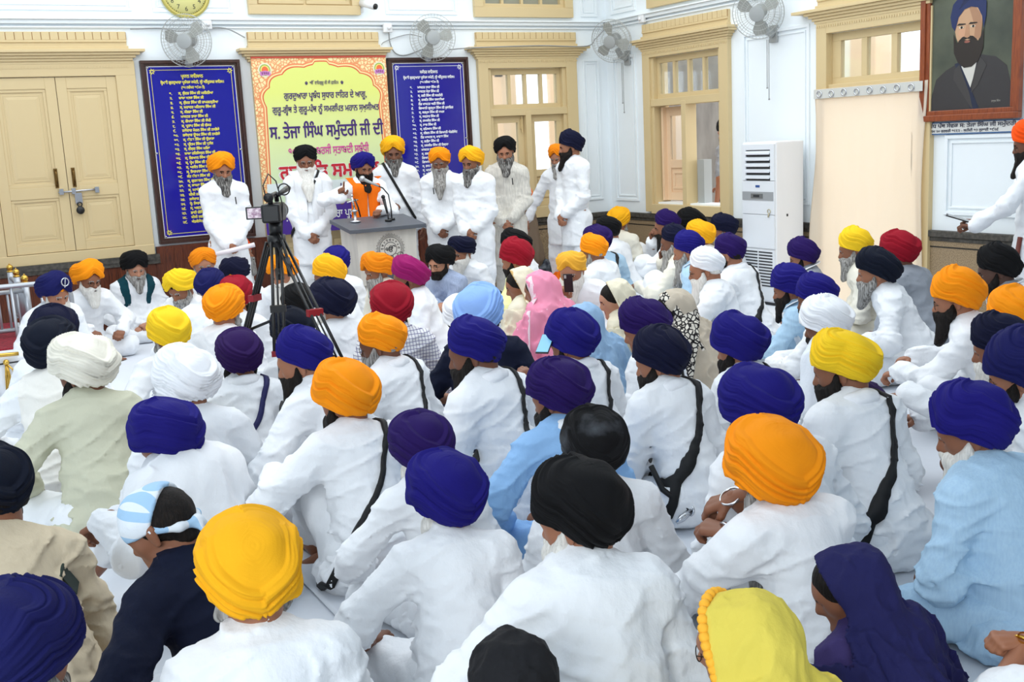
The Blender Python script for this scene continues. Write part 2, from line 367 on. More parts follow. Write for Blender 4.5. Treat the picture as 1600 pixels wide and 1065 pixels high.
CLOTHC = dict(orange=(255, 152, 18), deeporange=(240, 138, 20), saffron=(255, 88, 22), gold=(255, 184, 30), yellow=(252, 208, 40), lightyellow=(240, 178, 60),
    royal=(28, 23, 114), purplenavy=(38, 18, 86), navy=(24, 26, 84), darknavy=(16, 19, 46), inkblue=(14, 20, 36), black=(16, 16, 18), dusty=(20, 20, 22), charcoal=(30, 30, 33),
    maroon=(150, 18, 38), plum=(148, 24, 98), skyblue=(146, 184, 244), white=(247, 249, 253), ivory=(240, 236, 222), cream=(232, 226, 204),
    kurta_white=(246, 249, 253), kurta_cool=(238, 244, 252), kurta_warm=(246, 244, 238), sage=(206, 206, 184), paleblue=(184, 216, 240), lightblue=(150, 194, 240), blueshirt=(172, 186, 214),
    greyshirt=(158, 164, 174), beige=(214, 204, 186), khaki=(216, 200, 172), teal=(18, 66, 78), navytee=(18, 24, 46), denim=(36, 44, 78), lemon=(236, 232, 168), pink=(240, 150, 178),
    veilblue=(150, 182, 214), veilcream=(228, 220, 196), veilbeige=(196, 184, 166), veilyellow=(226, 206, 90), veilnavy=(34, 34, 82), plumnavy=(62, 52, 104), linen=(226, 222, 212), scarforange=(255, 120, 20), deepviolet=(44, 20, 78))
def cloth(name, kind='cloth'):
    c = CLOTHC[name]
    if name == 'dusty': return mat('turban_dusty', c, .85, spec=.2, mix=((78, 82, 88), 7, (1, 1, 1), .52, .74), bump=(420, (1, 1, 1), .0012))
    if kind == 'turban': return mat('turban_'+name, c, .85, sheen=.0, spec=.2, bump=(420, (1, 1, 1), .0012))
    if name == 'linen': return mat('cloth_linen', c, .85, spec=.2, mix=((198, 194, 186), 90, (1, 1, .08), .35, .7), bump=(60, (1, 1, .5), .004))
    if name == 'paleblue': return mat('cloth_paleblue', c, .85, spec=.2, mix=((172, 206, 234), 120, (1, 1, .05), .35, .7), bump=(45, (1, 1, .6), .004))
    if name == 'blueshirt': return mat('cloth_blueshirt', c, .85, spec=.2, mix=((156, 170, 200), 130, (1, 1, .04), .4, .6), bump=(45, (1, 1, .6), .004))
    return mat('cloth_'+name, c, .85, spec=.2, bump=(26, (1, 1, .6), .010))
PLAID = mat('cloth_plaid', (236, 236, 240), .85, check=((112, 110, 150), .022, .16), spec=.2)
PINKV = mat('veil_pink_sprigged', CLOTHC['pink'], .8, cells=((252, 206, 220), 14, .06, .10, 'F1'), spec=.2)
FLORAL = mat('veil_floral_print', (232, 226, 214), .8, cells=((36, 32, 34), 34, .10, .16, 'DISTANCE_TO_EDGE'), spec=.2)
DOTTED = mat('cloth_dotted_blue', (150, 184, 216), .8, cells=((206, 222, 236), 40, .12, .2, 'F1'), spec=.2)
STEEL = mat('polished_steel', (200, 202, 206), .22, 1.0); GOLD = mat('gilt_metal', (214, 174, 84), .28, 1.0); BLACKP = mat('black_plastic', (20, 20, 22), .4); SCREEN = mat('phone_screen', (120, 180, 210), .15, emit=(120, 190, 225), power=.3)
LENS = mat('spectacle_wire', (60, 50, 40), .3, .8)

# ---------------------------------------------------------------- people: the builder
def ik(S, T, l1, l2, pole):
    S = np.asarray(S, float); T = np.asarray(T, float); d = T-S; L = np.linalg.norm(d); mx = (l1+l2)*.985
    if L > mx: T = S+d/L*mx; d = T-S; L = mx
    L = max(L, abs(l1-l2)+.06); a = (l1*l1-l2*l2+L*L)/(2*L); hh = math.sqrt(max(l1*l1-a*a, 1e-6)); u = unit(d); p = np.asarray(pole, float); p = unit(p-(p @ u)*u)
    return S+u*a+p*hh, T
def frame(d, n):
    """columns: side, direction, up for a hand or foot that points along d with its back along n"""
    y = unit(d); z = unit(np.asarray(n, float)-(np.asarray(n, float) @ y)*y); x = np.cross(y, z); return np.stack([x, y, z], 1)
PEOPLE = []
F_PX = FPX
def person(px, py, wpx, rel, hrel, tcol, kcol, beard, label, group='people seated on the white floor sheets', pose='cross', lean=.22, side=0.0, hp=.22, zt=None, arms='lap', depth=None, tw=None,
           veil=None, vcol=None, border=None, strap=None, vest=None, scarf=None, sleeve='long', legs=None, lcol='kurta_white', fat=0.0, skinc=None, glasses=False, watch=None, bangle=None, hands=None, R=None, L=None,
           turban={}, collar=True, feet=False, hair=None, untucked=True, kname='kurta', headshift=None, stole=None, hem=None, emblem=False, patch=None):
    seed = len(PEOPLE)*3+11; rs = np.random.RandomState(seed)
    stand = pose == 'stand'
    if zt is None: zt = 1.77 if stand else .81
    if depth is None:                                               # where the ray through the head is at a sitter's height, weighed against the head's size
        best = None
        for d in np.arange(2.0, 16, .02):
            z = at(px, py, d)[2]; c = ((z-zt)/.06)**2+((wpx*d/F_PX-.262)/.022)**2
            if best is None or c < best[0]: best = (c, d)
        depth = best[1]
    T = at(px, py, depth); az = azimuth(px, py); yaw = az+math.radians(rel); hy = math.radians(hrel-rel)
    W = tw or wpx*depth/F_PX*.985
    W = min(max(W, .225), .30)
    # ---- joints in the person's own frame: +y forwards, +x to the person's right
    if stand:
        up = unit((math.sin(side), math.sin(lean*.25), 1)); Pv = np.array([0, 0, .92]); Nk = Pv+.575*up; up2 = up
    else:
        up = unit((math.sin(side), math.sin(lean), math.cos(lean))); up2 = unit((math.sin(side*1.3), math.sin(lean+.26), math.cos(lean+.26)))
        Pv = np.array([0, 0, .12]); Nk = Pv+.27*up+.235*up2
    fw = unit(np.cross(up2, (1, 0, 0)))*1.0; fw = fw if fw[1] > 0 else -fw
    xr = unit(np.cross(fw, up2))
    hd = Nk+.022*up2+.112*unit(up2*np.array([1, .35, 1])+np.array([0, .10, 0]))
    if headshift: hd = hd+np.array(headshift)
    Mh = rot_z(-hy) @ rot_x(-hp) @ rot_y(rs.uniform(-.04, .04)+side*.4)
    tc = hd+Mh @ np.array([0, -.018, .060])
    Rz = rot_z(-yaw)
    sc = float(np.clip(T[2]/tc[2], .86, 1.14)); root = T-Rz @ (tc*sc); root[2] = 0
    if stand: sc = float(np.clip(T[2]/tc[2], .9, 1.1)); root = T-Rz @ (tc*sc); root[2] = 0
    near = depth < 5.2; mid = depth < 8.0
    h = (.009 if near else .0115 if mid else .015)/sc
    S = {q: Nk-(.072 if stand else .062)*up2+xr*q*(.172 if not veil else .150) for q in (1, -1)}
    k_ = 1.06 if stand else 1.0; l1, l2 = .285*k_, .255*k_
    Ny = Nk[1]
    # ---- legs
    hip = {q: Pv+np.array([q*.09, 0, -.02]) for q in (1, -1)}; lg = {}
    for q in (1, -1):
        st = (legs or {}).get(q, 'cross')
        if stand: lg[q] = (hip[q], np.array([q*.10, .02, .48]), np.array([q*.105, -.01, .085]))
        elif st == 'up': lg[q] = (hip[q], np.array([q*.17, .34, .41]), np.array([q*.13, .46, .075]))
        elif st == 'half': lg[q] = (hip[q], np.array([q*.27, .33, .24]), np.array([q*.02, .42, .07]))
        elif st == 'stretch': lg[q] = (hip[q], np.array([q*.20, .36, .36]), np.array([q*.27, .63, .085]))
        elif st == 'out': lg[q] = (hip[q], np.array([q*.30, .30, .12]), np.array([q*.20, .62, .07]))
        else: lg[q] = (hip[q], np.array([q*.275, .26, .105]), np.array([-q*.07, .31+.03*q, .065]))
    # ---- arms
    W_ = {}; HD = {}
    def preset(nm, q):
        if stand:
            return {'lap': ((q*.055, .20, .93-.02*q), (-q*.75, .35, -.6), (q*.3, .9, .2)), 'down': ((q*.27, .05, .86), (0, .15, -1), (q, 0, 0)), 'stand': ((q*.12, .30, 1.02), (-q*.3, .9, -.1), (0, 0, 1))}[nm]
        up_ = max(0, Ny-.08)
        return {'lap': ((q*.075, .24+up_*.5, .19), (-q*.75, .6, -.15), (q*.1, .2, 1)), 'knees': ((q*.27, .30, .22), (q*.15, .85, -.35), (0, .3, 1)),
                'hug': ((q*.07, .45, .36), (-q*.9, .35, -.1), (q*.1, .9, .4)), 'front': ((q*.06, .46+up_*.3, .27), (-q*.55, .8, -.2), (q*.3, .3, 1)), 'fold': ((-q*.08, .38, .33+.03*q), (-q*.95, .2, -.05), (0, .6, .8)),
                'floor': ((q*.34, .16, .16), (q*.25, .8, -.45), (0, .3, 1)), 'chin': ((q*.07, hd[1]+.10, hd[2]-.17), (-q*.25, -.1, .95), (q*.3, .9, .1)), 'phone': ((q*.10, .34, .40), (-q*.25, .6, .6), (q*.3, .9, -.4)), 'raise': ((q*.26, .34, .78), (0, .2, 1), (0, -1, .1))}[nm]
    hnd = {1: 'relax', -1: 'relax'}
    if arms in ('lap', 'front', 'hug'): hnd = {1: 'clasp', -1: 'clasp'}
    if hands: hnd.update(hands)
    for q, ov in ((1, R), (-1, L)):
        nm = arms; tgt = None
        if isinstance(ov, str): nm = ov
        t, d, n = preset(nm, q)
        if isinstance(ov, tuple) and ov[0] == 'W':                      # a hand seen at a place of the frame
            d = Rz.T @ np.asarray(ov[4], float); n = Rz.T @ np.asarray(ov[5], float); t = Rz.T @ (at(*ov[1:4])-root)/sc-unit(d)*.09
        elif isinstance(ov, tuple): t = ov[0]; d = ov[1] if len(ov) > 1 else d; n = ov[2] if len(ov) > 2 else n
        pole = (q*.9, -.45, -.55) if not stand else (q*.8, -.75, -.2)
        e, wv = ik(S[q], t, l1, l2, pole); W_[q] = (S[q], e, wv); HD[q] = (unit(np.asarray(d, float)), n)
    # ---- skin
    sk = skinc if skinc is not None else int(rs.choice(3, p=[.45, .4, .15]))
    bp = [cap(Nk-.02*up2, hd-.06*up2, .056, .054), cap(Nk-.10*up2, Pv+.12*up, .105, .115, fw, 1.3), cap(S[1]-.02*xr, S[-1]+.02*xr, .05), cap(hip[1], hip[-1], .10)]
    for q in (1, -1):
        s0, e, wv = W_[q]; bp += [cap(s0, e, .050, .041), cap(e, wv, .041, .027)]
        a, kn, an = lg[q]; bp += [cap(a, kn, .080, .055), cap(kn, an, .054, .036)]
    hb = max(h, .011)
    V, F = skin(bp, hb if (sleeve == 'short' or feet) else max(hb, .015), .016, pad=.02, floor=.004)
    Vs, Fs, Ms = [V], [F], [np.zeros(len(F), int)]; nv = len(V)
    hv, hf, hm = HEAD; fsx = rs.uniform(.96, 1.05); hv2 = (hv*np.array([fsx, 1, 1])) @ Mh.T+hd
    nz = unit(hd-Nk+.03*up2); nx_ = unit(np.cross(rot_z(-hy*.6) @ fw, nz)); nB = np.stack([nx_, np.cross(nz, nx_), nz], 1); nw = np.clip((-.055-hv[:, 2])/.075, 0, 1)[:, None]; nw = nw*nw*(3-2*nw)   # the neck follows the body, not the tilt of the head
    hv2 = hv2*(1-nw)+((hv+np.array([0, .028, 0])) @ nB.T+hd)*nw
    Vs.append(hv2); Fs.append(hf+nv); Ms.append(hm); nv += len(hv)
    for q in (1, -1):
        v, f = HANDS[hnd[q]]; v = v*np.array([q, 1, 1]); f = f if q > 0 else f[:, ::-1]
        d, n = HD[q]; fr = frame(d, n); fr = fr if q > 0 else np.stack([fr[:, 0], fr[:, 1], fr[:, 2]], 1)
        Vs.append(v @ fr.T+W_[q][2]); Fs.append(f+nv); Ms.append(np.zeros(len(f), int)); nv += len(v)
        v, f = FOOT; v = v*np.array([q, 1, 1]); f = f if q > 0 else f[:, ::-1]
        an = lg[q][2]; st = (legs or {}).get(q, 'cross')
        fr = frame((q*.15, 1, 0), (0, 0, 1)) if stand or st in ('up', 'out', 'stretch') else frame((-q*.9, .25, -.15), (0, .55, .8))
        o = an+fr @ np.array([0, 0, -.08]); v = v @ fr.T+o; v[:, 2] = np.maximum(v[:, 2], .003)
        Vs.append(v); Fs.append(f+nv); Ms.append(np.zeros(len(f), int)); nv += len(v)
    FA, MA = split_quads(np.concatenate(Fs), np.concatenate(Ms))
    root_o = mesh_obj('person', np.concatenate(Vs)*sc, FA, [SKINS[sk], EYE, IRIS, HAIR['grey' if beard and beard[1] in ('white', 'grey') else 'black'], LIP], mi=MA)
    root_o.location = root; root_o.rotation_euler = (0, 0, -yaw)
    tag(root_o, label, 'person', group)
    def part(nm, V, F, m): return mesh_obj(nm, np.asarray(V)*sc, F, m, root_o)
    # ---- upper garment
    hem = hem or (.80 if kname == 'shirt' else .60)
    tor = [cap(Nk-.085*up2, Nk-.09*up2+.02*up2, .118, .118, fw, 1.25), cap(Nk-.12*up2, Pv+.15*up, .135+fat*.4, .150+fat, fw, 1.30-fat*1.2), cap(S[1]-.035*xr, S[-1]+.035*xr, .071, .071), cap(Nk-.045*up2-xr*.08, Nk-.045*up2+xr*.08, .07),
           cap(Nk-.03*up2, Nk+.022*up2, .076, .070)]
    if veil: tor = [(a, b, ra*.90, rb*.90, n, s) for a, b, ra, rb, n, s in tor]
    if stand:
        tor += [cap(Pv+.12*up, (0, .02, .78), .150+fat, .172+fat*.6, (0, 1, 0), 1.32)]
        tor += [cap((0, .02, .80), (0, .03, hem-.22), .165, .215 if hem < .7 else .185, (0, 1, 0), 1.38)]
    else:
        tor += [cap(Pv+.06*up, (0, -.005, .13), .152+fat, .170+fat, None, 1), cap((-.09, -.01, .07), (.09, -.01, .07), .150+fat, .150+fat, (0, 0, 1), 1.7)]
        if untucked: tor += [cap((0, .14, .12), (0, .25, .09), .14, .12, (0, 0, 1), 2.0)]
    if fat > .02: tor += [cap(Pv+.16*up+fw*(.02+fat), Pv+.20*up+fw*(.02+fat), .12+fat*.5)]
    slv = []
    for q in (1, -1):
        s0, e, wv = W_[q]
        if sleeve == 'short':
            slv += [cap(s0, s0+(e-s0)*.80, .070, .067)]
        elif sleeve == 'roll':
            slv += [cap(s0, e, .070, .058), cap(e, e+(wv-e)*.30, .058, .053)]
        else:
            wr = wv-unit(wv-e)*.012; sr = .064 if stand else .069; slv += [cap(s0, e, sr, sr-.009), cap(e, wr, sr-.009, .043), cap(wr-unit(wv-e)*.05, wr, .042, .041)]
    elb = [W_[1][1], W_[-1][1]]
    def fold(P):
        wx = .6*vnoise(P*4.0, seed+8)
        n1 = vnoise(np.stack([P[:, 0]*4.5+P[:, 2]*5+wx, P[:, 1]*6, P[:, 2]*15-P[:, 0]*6+wx], 1), seed)
        n2 = vnoise(np.stack([P[:, 0]*9+wx, P[:, 1]*11, P[:, 2]*30+P[:, 0]*9+wx*2], 1), seed+4)
        n4 = vnoise(np.stack([P[:, 0]*22, P[:, 1]*18, P[:, 2]*5+wx*3], 1), seed+6)
        low = np.clip((.62-P[:, 2])/.42, .25, 1) if not stand else np.full(len(P), .22, np.float32)
        bend = sum(np.exp(-((P-e.astype(np.float32))**2).sum(1)/.016) for e in elb)
        r1 = np.maximum(0, 1-2.6*np.abs(n1))**1.5; r2 = np.maximum(0, 1-3*np.abs(n2)); r4 = np.maximum(0, 1-3*np.abs(n4))
        o = .004-.019*r1*(.45+.55*low)-.0085*r2*(.35+.75*low+.6*bend)-.007*r4*low-.012*wx-.012*bend*n1
        if stand:
            v = vnoise(np.stack([P[:, 0]*26, P[:, 1]*20, P[:, 2]*2.2], 1), seed+6); o = o-.014*v*np.clip((.95-P[:, 2])/.35, 0, 1)
        return o
    kcut = None
    if vest == 'open': pass
    V, F = skin(tor+slv, h, .022, fold=fold, pad=.065, floor=hem if stand else .006)
    km = cloth(kcol) if isinstance(kcol, str) else kcol
    garment = part(kname, V, F, km)
    # ---- trousers
    tp = []
    for q in (1, -1):
        a, kn, an = lg[q]; bare = (legs or {}).get((q, 'bare'))
        tp += [cap(a, kn, .105, .082)]
        if bare: tp += [cap(kn, kn+(an-kn)*.30, .082, .085)]
        else: tp += [cap(kn, an-unit(an-kn)*.02, .080, .058)]
    if not stand: tp += [cap(hip[1], hip[-1], .13)]
    fl = lambda P: -.010*(1-2*np.abs(vnoise(np.stack([P[:, 0]*14, P[:, 1]*14, P[:, 2]*9], 1), seed+2)))-.005*vnoise(P*30, seed)
    V, F = skin(tp, max(h, .0125), .025, fold=fl, pad=.055, floor=.004); part('trousers', V, F, cloth(lcol))
    # ---- collar
    def torso_hit(c, dirs, off=.0, folds=False):
        """from the point c outwards to the garment's surface"""
        c = np.asarray(c, np.float32); dirs = np.asarray(dirs, np.float32); t = np.full(len(dirs), .60, np.float32)
        for _ in range(30):
            Q = c+dirs*t[:, None]; d = sdf(tor, Q, .022)-off-(.004 if not folds else 0)
            if folds: d = d+np.where(np.abs(d) < .06, fold(Q.astype(np.float32)), 0)
            t -= d*.7
            t = np.maximum(t, .03)
        return c+dirs*t[:, None]
    if collar and not veil:
        c0 = Nk+.012*up2; a = np.linspace(0, 2*np.pi, 28, endpoint=False); X = xr; Y = fw; V = []
        for i, t in enumerate(a):
            d = X*math.sin(t)+Y*math.cos(t); fr_ = max(0, math.cos(t)); drop = -.035*fr_**3
            for rr, zz in ((.064, .006), (.066, .036-.012*fr_), (.074, .034-.012*fr_), (.088+.006*abs(math.sin(t)), -.006+drop)):
                V.append(c0+d*rr+up2*zz)
        F = [(i*4+j, ((i+1) % 28)*4+j, ((i+1) % 28)*4+j+1, i*4+j+1) for i in range(28) for j in range(3)]
        part('collar', V, np.array(F), km).parent = garment
    # ---- strap across the body
    if strap:
        q = 1 if strap[1] == 'R' else -1; col_, wd = strap[0], strap[2]
        p0 = S[q]-xr*q*.075+up2*.08; p1 = Pv+np.array([-q*.15, 0, .11]) if not stand else np.array([-q*.16, 0, 1.0])
        c0 = (p0+p1)/2; e1 = unit(p0-p1); e2 = unit(fw-(fw @ e1)*e1); nrm = np.cross(e1, e2)
        a = np.linspace(0, 2*np.pi, 96, endpoint=False); D = np.cos(a)[:, None]*e1+np.sin(a)[:, None]*e2; V = []
        bow = (-q*.075*np.maximum(0, -np.sin(a))**.8)[:, None]*nrm
        for o_, off in ((-.5, .004), (-.5, .013), (.5, .013), (.5, .004)): V.append(torso_hit(c0+nrm*o_*wd*.8+bow, D, off, True))
        V = np.stack(V, 1).reshape(-1, 3); V[:, 2] = np.maximum(V[:, 2], .012); F = [(i*4+j, ((i+1) % 96)*4+j, ((i+1) % 96)*4+(j+1) % 4, i*4+(j+1) % 4) for i in range(96) for j in range(4)]
        part('shoulder_strap', V, np.array(F), mat('strap_'+col_, CLOTHC[col_], .7))
    if vest:
        opening = lambda P, d: np.maximum(d, .055+.05*np.clip((P[:, 2]-.25)*2, 0, 1)-np.where((P-Nk) @ fw > -.02, np.abs(P[:, 0]), 9)) if vest != 'closed' else d
        V, F = skin([(a, b, ra+.012, rb+.012, n, s) for a, b, ra, rb, n, s in tor[:6]], h, .022, fold=fold, cut=opening, floor=.05); part('vest', V, F, cloth(vest if vest != 'closed' else 'kurta_warm'))
    if scarf:                                                       # a stole round the neck, or a roll of cloth
        if scarf[1] == 'roll':
            p = [];
            for i in range(12):
                t0, t1 = 2*np.pi*i/12, 2*np.pi*(i+1)/12
                f = lambda t: Nk+.008*up2+xr*.078*math.sin(t)+fw*.085*math.cos(t)+up2*(-.045*max(0, math.cos(t)))
                p.append(cap(f(t0), f(t1), .026))
            V, F = skin(p, .009, .012, fold=lambda P: .006*vnoise(np.stack([P[:, 0]*20, P[:, 1]*20, P[:, 2]*60], 1), seed), pad=.02)
        elif scarf[1] == 'drape':
            wide = scarf[2] if len(scarf) > 2 else .085; V = []
            lowz = (.88 if stand else .16)
            A = np.linspace(-1, 1, 61); M = 9
            for a_ in A:
                q = 1 if a_ > 0 else -1; t = abs(a_)
                for m_ in range(M):
                    o_ = (m_/(M-1)-.5)*wide
                    if t < .25:                                     # behind the neck and over the shoulders
                        g = t/.25*np.pi*.55; c = Nk-.03*up2; d = unit(xr*q*math.sin(g)-fw*math.cos(g)+up2*.55*(1 if True else 0)); base_ = torso_hit(c, [d], .012)[0]; V.append(base_+unit(xr*q*math.sin(g)-fw*math.cos(g))*o_*.8)
                    else:
                        u_ = (t-.25)/.75; z = Nk[2]-.02-(Nk[2]-.02-lowz)*u_; cz = Pv+(Nk-Pv)*np.clip((z-Pv[2])/(Nk[2]-Pv[2]), 0, 1); cz = np.array([cz[0], cz[1], z])
                        x = q*(.075+.02*u_)+o_*(1 if q > 0 else 1); b0 = torso_hit(cz+np.array([x, 0, 0]), [np.array([0, 1.0, 0])], .010)[0]; V.append(b0+fw*.004*math.sin(m_*2.2+t*3))
            V = np.array(V); F = np.array([(i*M+j, (i+1)*M+j, (i+1)*M+j+1, i*M+j+1) for i in range(60) for j in range(M-1)])
        else:                                                       # shawl over the shoulders and back
            V, F = skin([(a, b, ra+.02, rb+.02, n, s) for a, b, ra, rb, n, s in tor[:5]]+[cap(S[q], W_[q][1], .095, .085) for q in (1, -1)], h, .03,
                        fold=lambda P: -.012*(1-2*np.abs(vnoise(np.stack([P[:, 0]*16, P[:, 1]*14, P[:, 2]*4], 1), seed+1))), cut=lambda P, d: np.maximum(d, .05-np.where((P-Nk) @ fw > .0, np.abs(P[:, 0]), 9)))
        o = part('stole' if scarf[1] != 'roll' else 'neck_scarf', V, F, cloth(scarf[0]))
        if scarf[1] == 'drape':
            m_ = o.modifiers.new('thickness', 'SOLIDIFY'); m_.thickness = .006
    # ---- head wear
    tm = lambda c: cloth(c, 'turban')
    HT = lambda V: np.asarray(V) @ Mh.T+hd
    if veil is None and hair is None:
        front = abs(hrel) > 100; opt = dict(tilt=rs.uniform(.36, .48) if front else rs.uniform(.46, .56), laps=int(rs.choice([4, 5, 6])), s=rs.uniform(.24, .38), tall=rs.uniform(.98, 1.08) if front else rs.uniform(1.10, 1.20), crown=rs.uniform(.58, .74), pole=rs.uniform(.35, .6)); opt.update(turban)
        if 'tall' in turban and not front: opt['tall'] = turban['tall']*1.10
        nu, nvv = (200, 130) if near else (140, 90) if mid else (96, 64)
        V, F = turban_mesh(seed, W/sc, nu, nvv, **opt); part('turban', HT(V), F, tm(tcol))
        if patch:                                                   # under-turban showing at the forehead
            b = MB().ball((0, .072, .075), .034, 12, 8, (.8, .9, 1.25)); V = HT(np.concatenate(b.V)); part('turban_inner_band', V, [np.array([f for f in b.F if len(f) == 4]), np.array([f for f in b.F if len(f) == 3])], tm(patch))
        if emblem:
            b = MB(); b.ring((0, .135, .16), .030, .005, (0, 1, .35)); b.tube([(0, .132, .115), (0, .135, .20)], .005, 6); part('turban_emblem', HT(np.concatenate(b.V)), [np.array([f for f in b.F if len(f) == 4])], STEEL)
        # hair at the nape, seen under the turban from behind
        V, F = skin([cap((-.045, -.075, -.01), (.045, -.075, -.01), .026), cap((-.06, -.045, .0), (.06, -.045, 0), .024)], .012, .01); part('nape_hair', HT(V), F, HAIR[beard[1] if beard else 'black'])
    if hair == 'hanky':
        V, F = skin([cap((0, -.028, .034), (0, .015, .040), .0875), cap((0, -.045, -.01), (0, -.05, -.045), .062, .050)], .009, .012, fold=lambda P: .004*vnoise(P*60, seed), cut=lambda P, d: np.maximum(d, np.maximum(P[:, 1]*1.0-.02-np.maximum(P[:, 2]-.01, 0)*2.0, -(P[:, 2]+.075)))); part('hair', HT(V), F, HAIR['black'])
        V, F = skin([cap((0, -.02, .044), (0, .018, .046), .097)], .008, .012, fold=lambda P: -.005*vnoise(np.stack([P[:, 0]*30, P[:, 1]*9, P[:, 2]*20], 1), seed), cut=lambda P, d: np.maximum(d, -(P[:, 2]-.036-1.05*np.maximum(-P[:, 1]-.01, 0)+.25*np.abs(P[:, 0]))))
        part('head_scarf', HT(V), F, mat('hanky_blue_white', (232, 240, 248), .8, check=((168, 206, 238), .085, .34), bump=(60, (1, 1, 1), .004)))
        V, F = skin([cap((-.088, -.02, .02), (-.055, -.085, -.015), .013, .012), cap((-.055, -.085, -.015), (0, -.108, -.03), .012), cap((.088, -.02, .02), (.055, -.085, -.015), .013, .012), cap((.055, -.085, -.015), (0, -.108, -.03), .012), cap((0, -.11, -.03), (.028, -.125, -.06), .012, .006), cap((0, -.11, -.03), (-.022, -.122, -.065), .012, .006)], .006, .007); part('scarf_knot', HT(V), F, MATS['hanky_blue_white'])
    if beard:
        V, F = beard_mesh(beard[0], seed, .0065 if near else .0085 if mid else .011); V = np.asarray(V).copy(); dn = np.clip(-.085-V[:, 2], 0, 1); V[:, 1] += dn*(.12+math.tan(hp)*.8+(.25 if stand else .02))
        part('beard', HT(V), F, HAIR[beard[1]])
    if glasses:
        b = MB()
        for q in (-1, 1): b.ring((q*.032, .112, .004), .021, .0016, (q*.15, 1, 0), 20, 5); b.tube([(q*.053, .108, .006), (q*.082, .0, .006)], .0016, 5)
        b.tube([(-.011, .116, .006), (.011, .116, .006)], .0016, 5)
        part('spectacles', HT(np.concatenate(b.V)), [np.array([f for f in b.F if len(f) == 4])], LENS)
    # ---- veil
    if veil:
        hdir = Mh @ unit((0, 1, -.12)); C0 = hd+Mh @ np.array([0, .0, .0]); ca = math.radians(veil.get('open', 50))
        vp = [cap(hd+Mh @ np.array([0, -.028, .035]), hd+Mh @ np.array([0, .03, .035]), .100), cap(hd+Mh @ np.array([0, -.03, .0]), Nk-.02*up2-fw*.02, .098, .10), cap(hd+Mh @ np.array([0, .02, -.05]), Nk-.09*up2+fw*.06, .085, .12),
              cap(S[1]-.03*xr, S[-1]+.03*xr, .088), cap(Nk-.08*up2, Pv+.06*up-fw*.05, .15, .17, fw, 1.2)]
        if veil.get('arms', True): vp += [cap(S[q], W_[q][1], .092, .10) for q in (1, -1)]
        def vf(P):
            up_ = np.clip((P[:, 2]-(Nk[2]-.06))*6, 0, 1); g = vnoise(np.stack([P[:, 0]*17+P[:, 2]*4, P[:, 1]*13+P[:, 2]*5, P[:, 2]*3.0], 1), seed+1); g2 = vnoise(np.stack([P[:, 0]*34, P[:, 1]*30, P[:, 2]*6], 1), seed+2)
            return (-.026*np.maximum(0, 1-2.2*np.abs(g))-.012*np.maximum(0, 1-2.5*np.abs(g2)))*(1-.55*up_)
        def vc(P, d):
            v = P-C0.astype(np.float32); l = np.linalg.norm(v, axis=1)+1e-6; c = (v @ hdir.astype(np.float32))/l
            return np.maximum(d, np.clip((c-math.cos(ca))*l, -1, 1)*(l < .30)-(l >= .30)*1.0)
        V, F = skin(vp, max(h*.8, .0085), .022, fold=vf, cut=vc, floor=.05); vm = cloth(vcol) if isinstance(vcol, str) else vcol
        part('veil', V, F, vm)
        V, F = skin([cap((0, -.03, .035), (0, .012, .04), .090)], .012, .01, cut=lambda P, d: np.maximum(d, -(P[:, 2]+.05-.9*P[:, 1]))); part('hair', HT(V), F, HAIR['black'])
        if border:
            a = np.linspace(-2.45, 2.45, 64); X = Mh @ np.array([1.0, 0, 0]); Z = np.cross(X, hdir); pts = []
            for t in a:
                d = unit(hdir*math.cos(ca)+math.sin(ca)*(X*math.sin(t)+Z*math.cos(t))); s_ = np.float32(.30)
                for _ in range(24): s_ -= float(sdf(vp, (C0+d*s_)[None].astype(np.float32), .022)[0])*.8
                pts.append(C0+d*(s_+.002))
            pts = np.array(pts); b = MB()
            if border[1] == 'scallop':
                b.tube(pts, .008, 6)
                for i in range(0, 64, 2): b.ball(pts[i]+(pts[i]-C0)*.06, .015, 8, 6, (1, 1, 1))
                V = np.concatenate(b.V); part('veil_edging', V, [np.array([f for f in b.F if len(f) == 4]), np.array([f for f in b.F if len(f) == 3])], border[0])
            else:
                wd = border[2]; V = []
                for i in range(64):
                    o_ = unit(pts[i]-C0); bk = -hdir*wd
                    V += [pts[i]+o_*.002, pts[i]+o_*.006, pts[i]+o_*.006+bk, pts[i]+o_*.002+bk]
                F = [(i*4+j, (i+1)*4+j, (i+1)*4+(j+1) % 4, i*4+(j+1) % 4) for i in range(63) for j in range(4)]
                part('veil_edging', np.array(V), np.array(F), border[0])
        if veil.get('band'):                                        # printed border running down the shoulder
            V, F = skin([(a, b, ra+.006, rb+.006, n, s) for a, b, ra, rb, n, s in vp[1:]], h, .022, fold=vf, cut=lambda P, d: np.maximum(d, np.abs((P-Nk) @ unit(np.array([-.6, .75, .25]))-.0)-.085), floor=.05)
            part('veil_print_band', V, F, veil['band'])
    # ---- wrists
    for nm, m, which in (('wristwatch', 'watch', watch), ('steel_bangle', 'bangle', bangle)):
        for q in (which or ()):
            s0, e, wv = W_[q]; dr = unit(wv-e); c0 = wv+unit(HD[q][0])*.0-dr*.0; b = MB()
            if m == 'watch':
                c0 = wv-dr*.012; b.ring(c0, .032, .0065, dr, 20, 6); fr = frame(dr, HD[q][1]); b.cyl(c0+fr[:, 2]*.028, c0+fr[:, 2]*.040, .019, 14)
            else: b.ring(c0+dr*.01, .037, .0045, dr+np.array([.15, 0, .2]), 24, 6)
            V = np.concatenate(b.V); part(nm, V, [np.array([f for f in b.F if len(f) == 4])], GOLD if m == 'watch' else STEEL)
    toW = lambda p: root+Rz @ (np.asarray(p)*sc)
    PEOPLE.append(root_o)
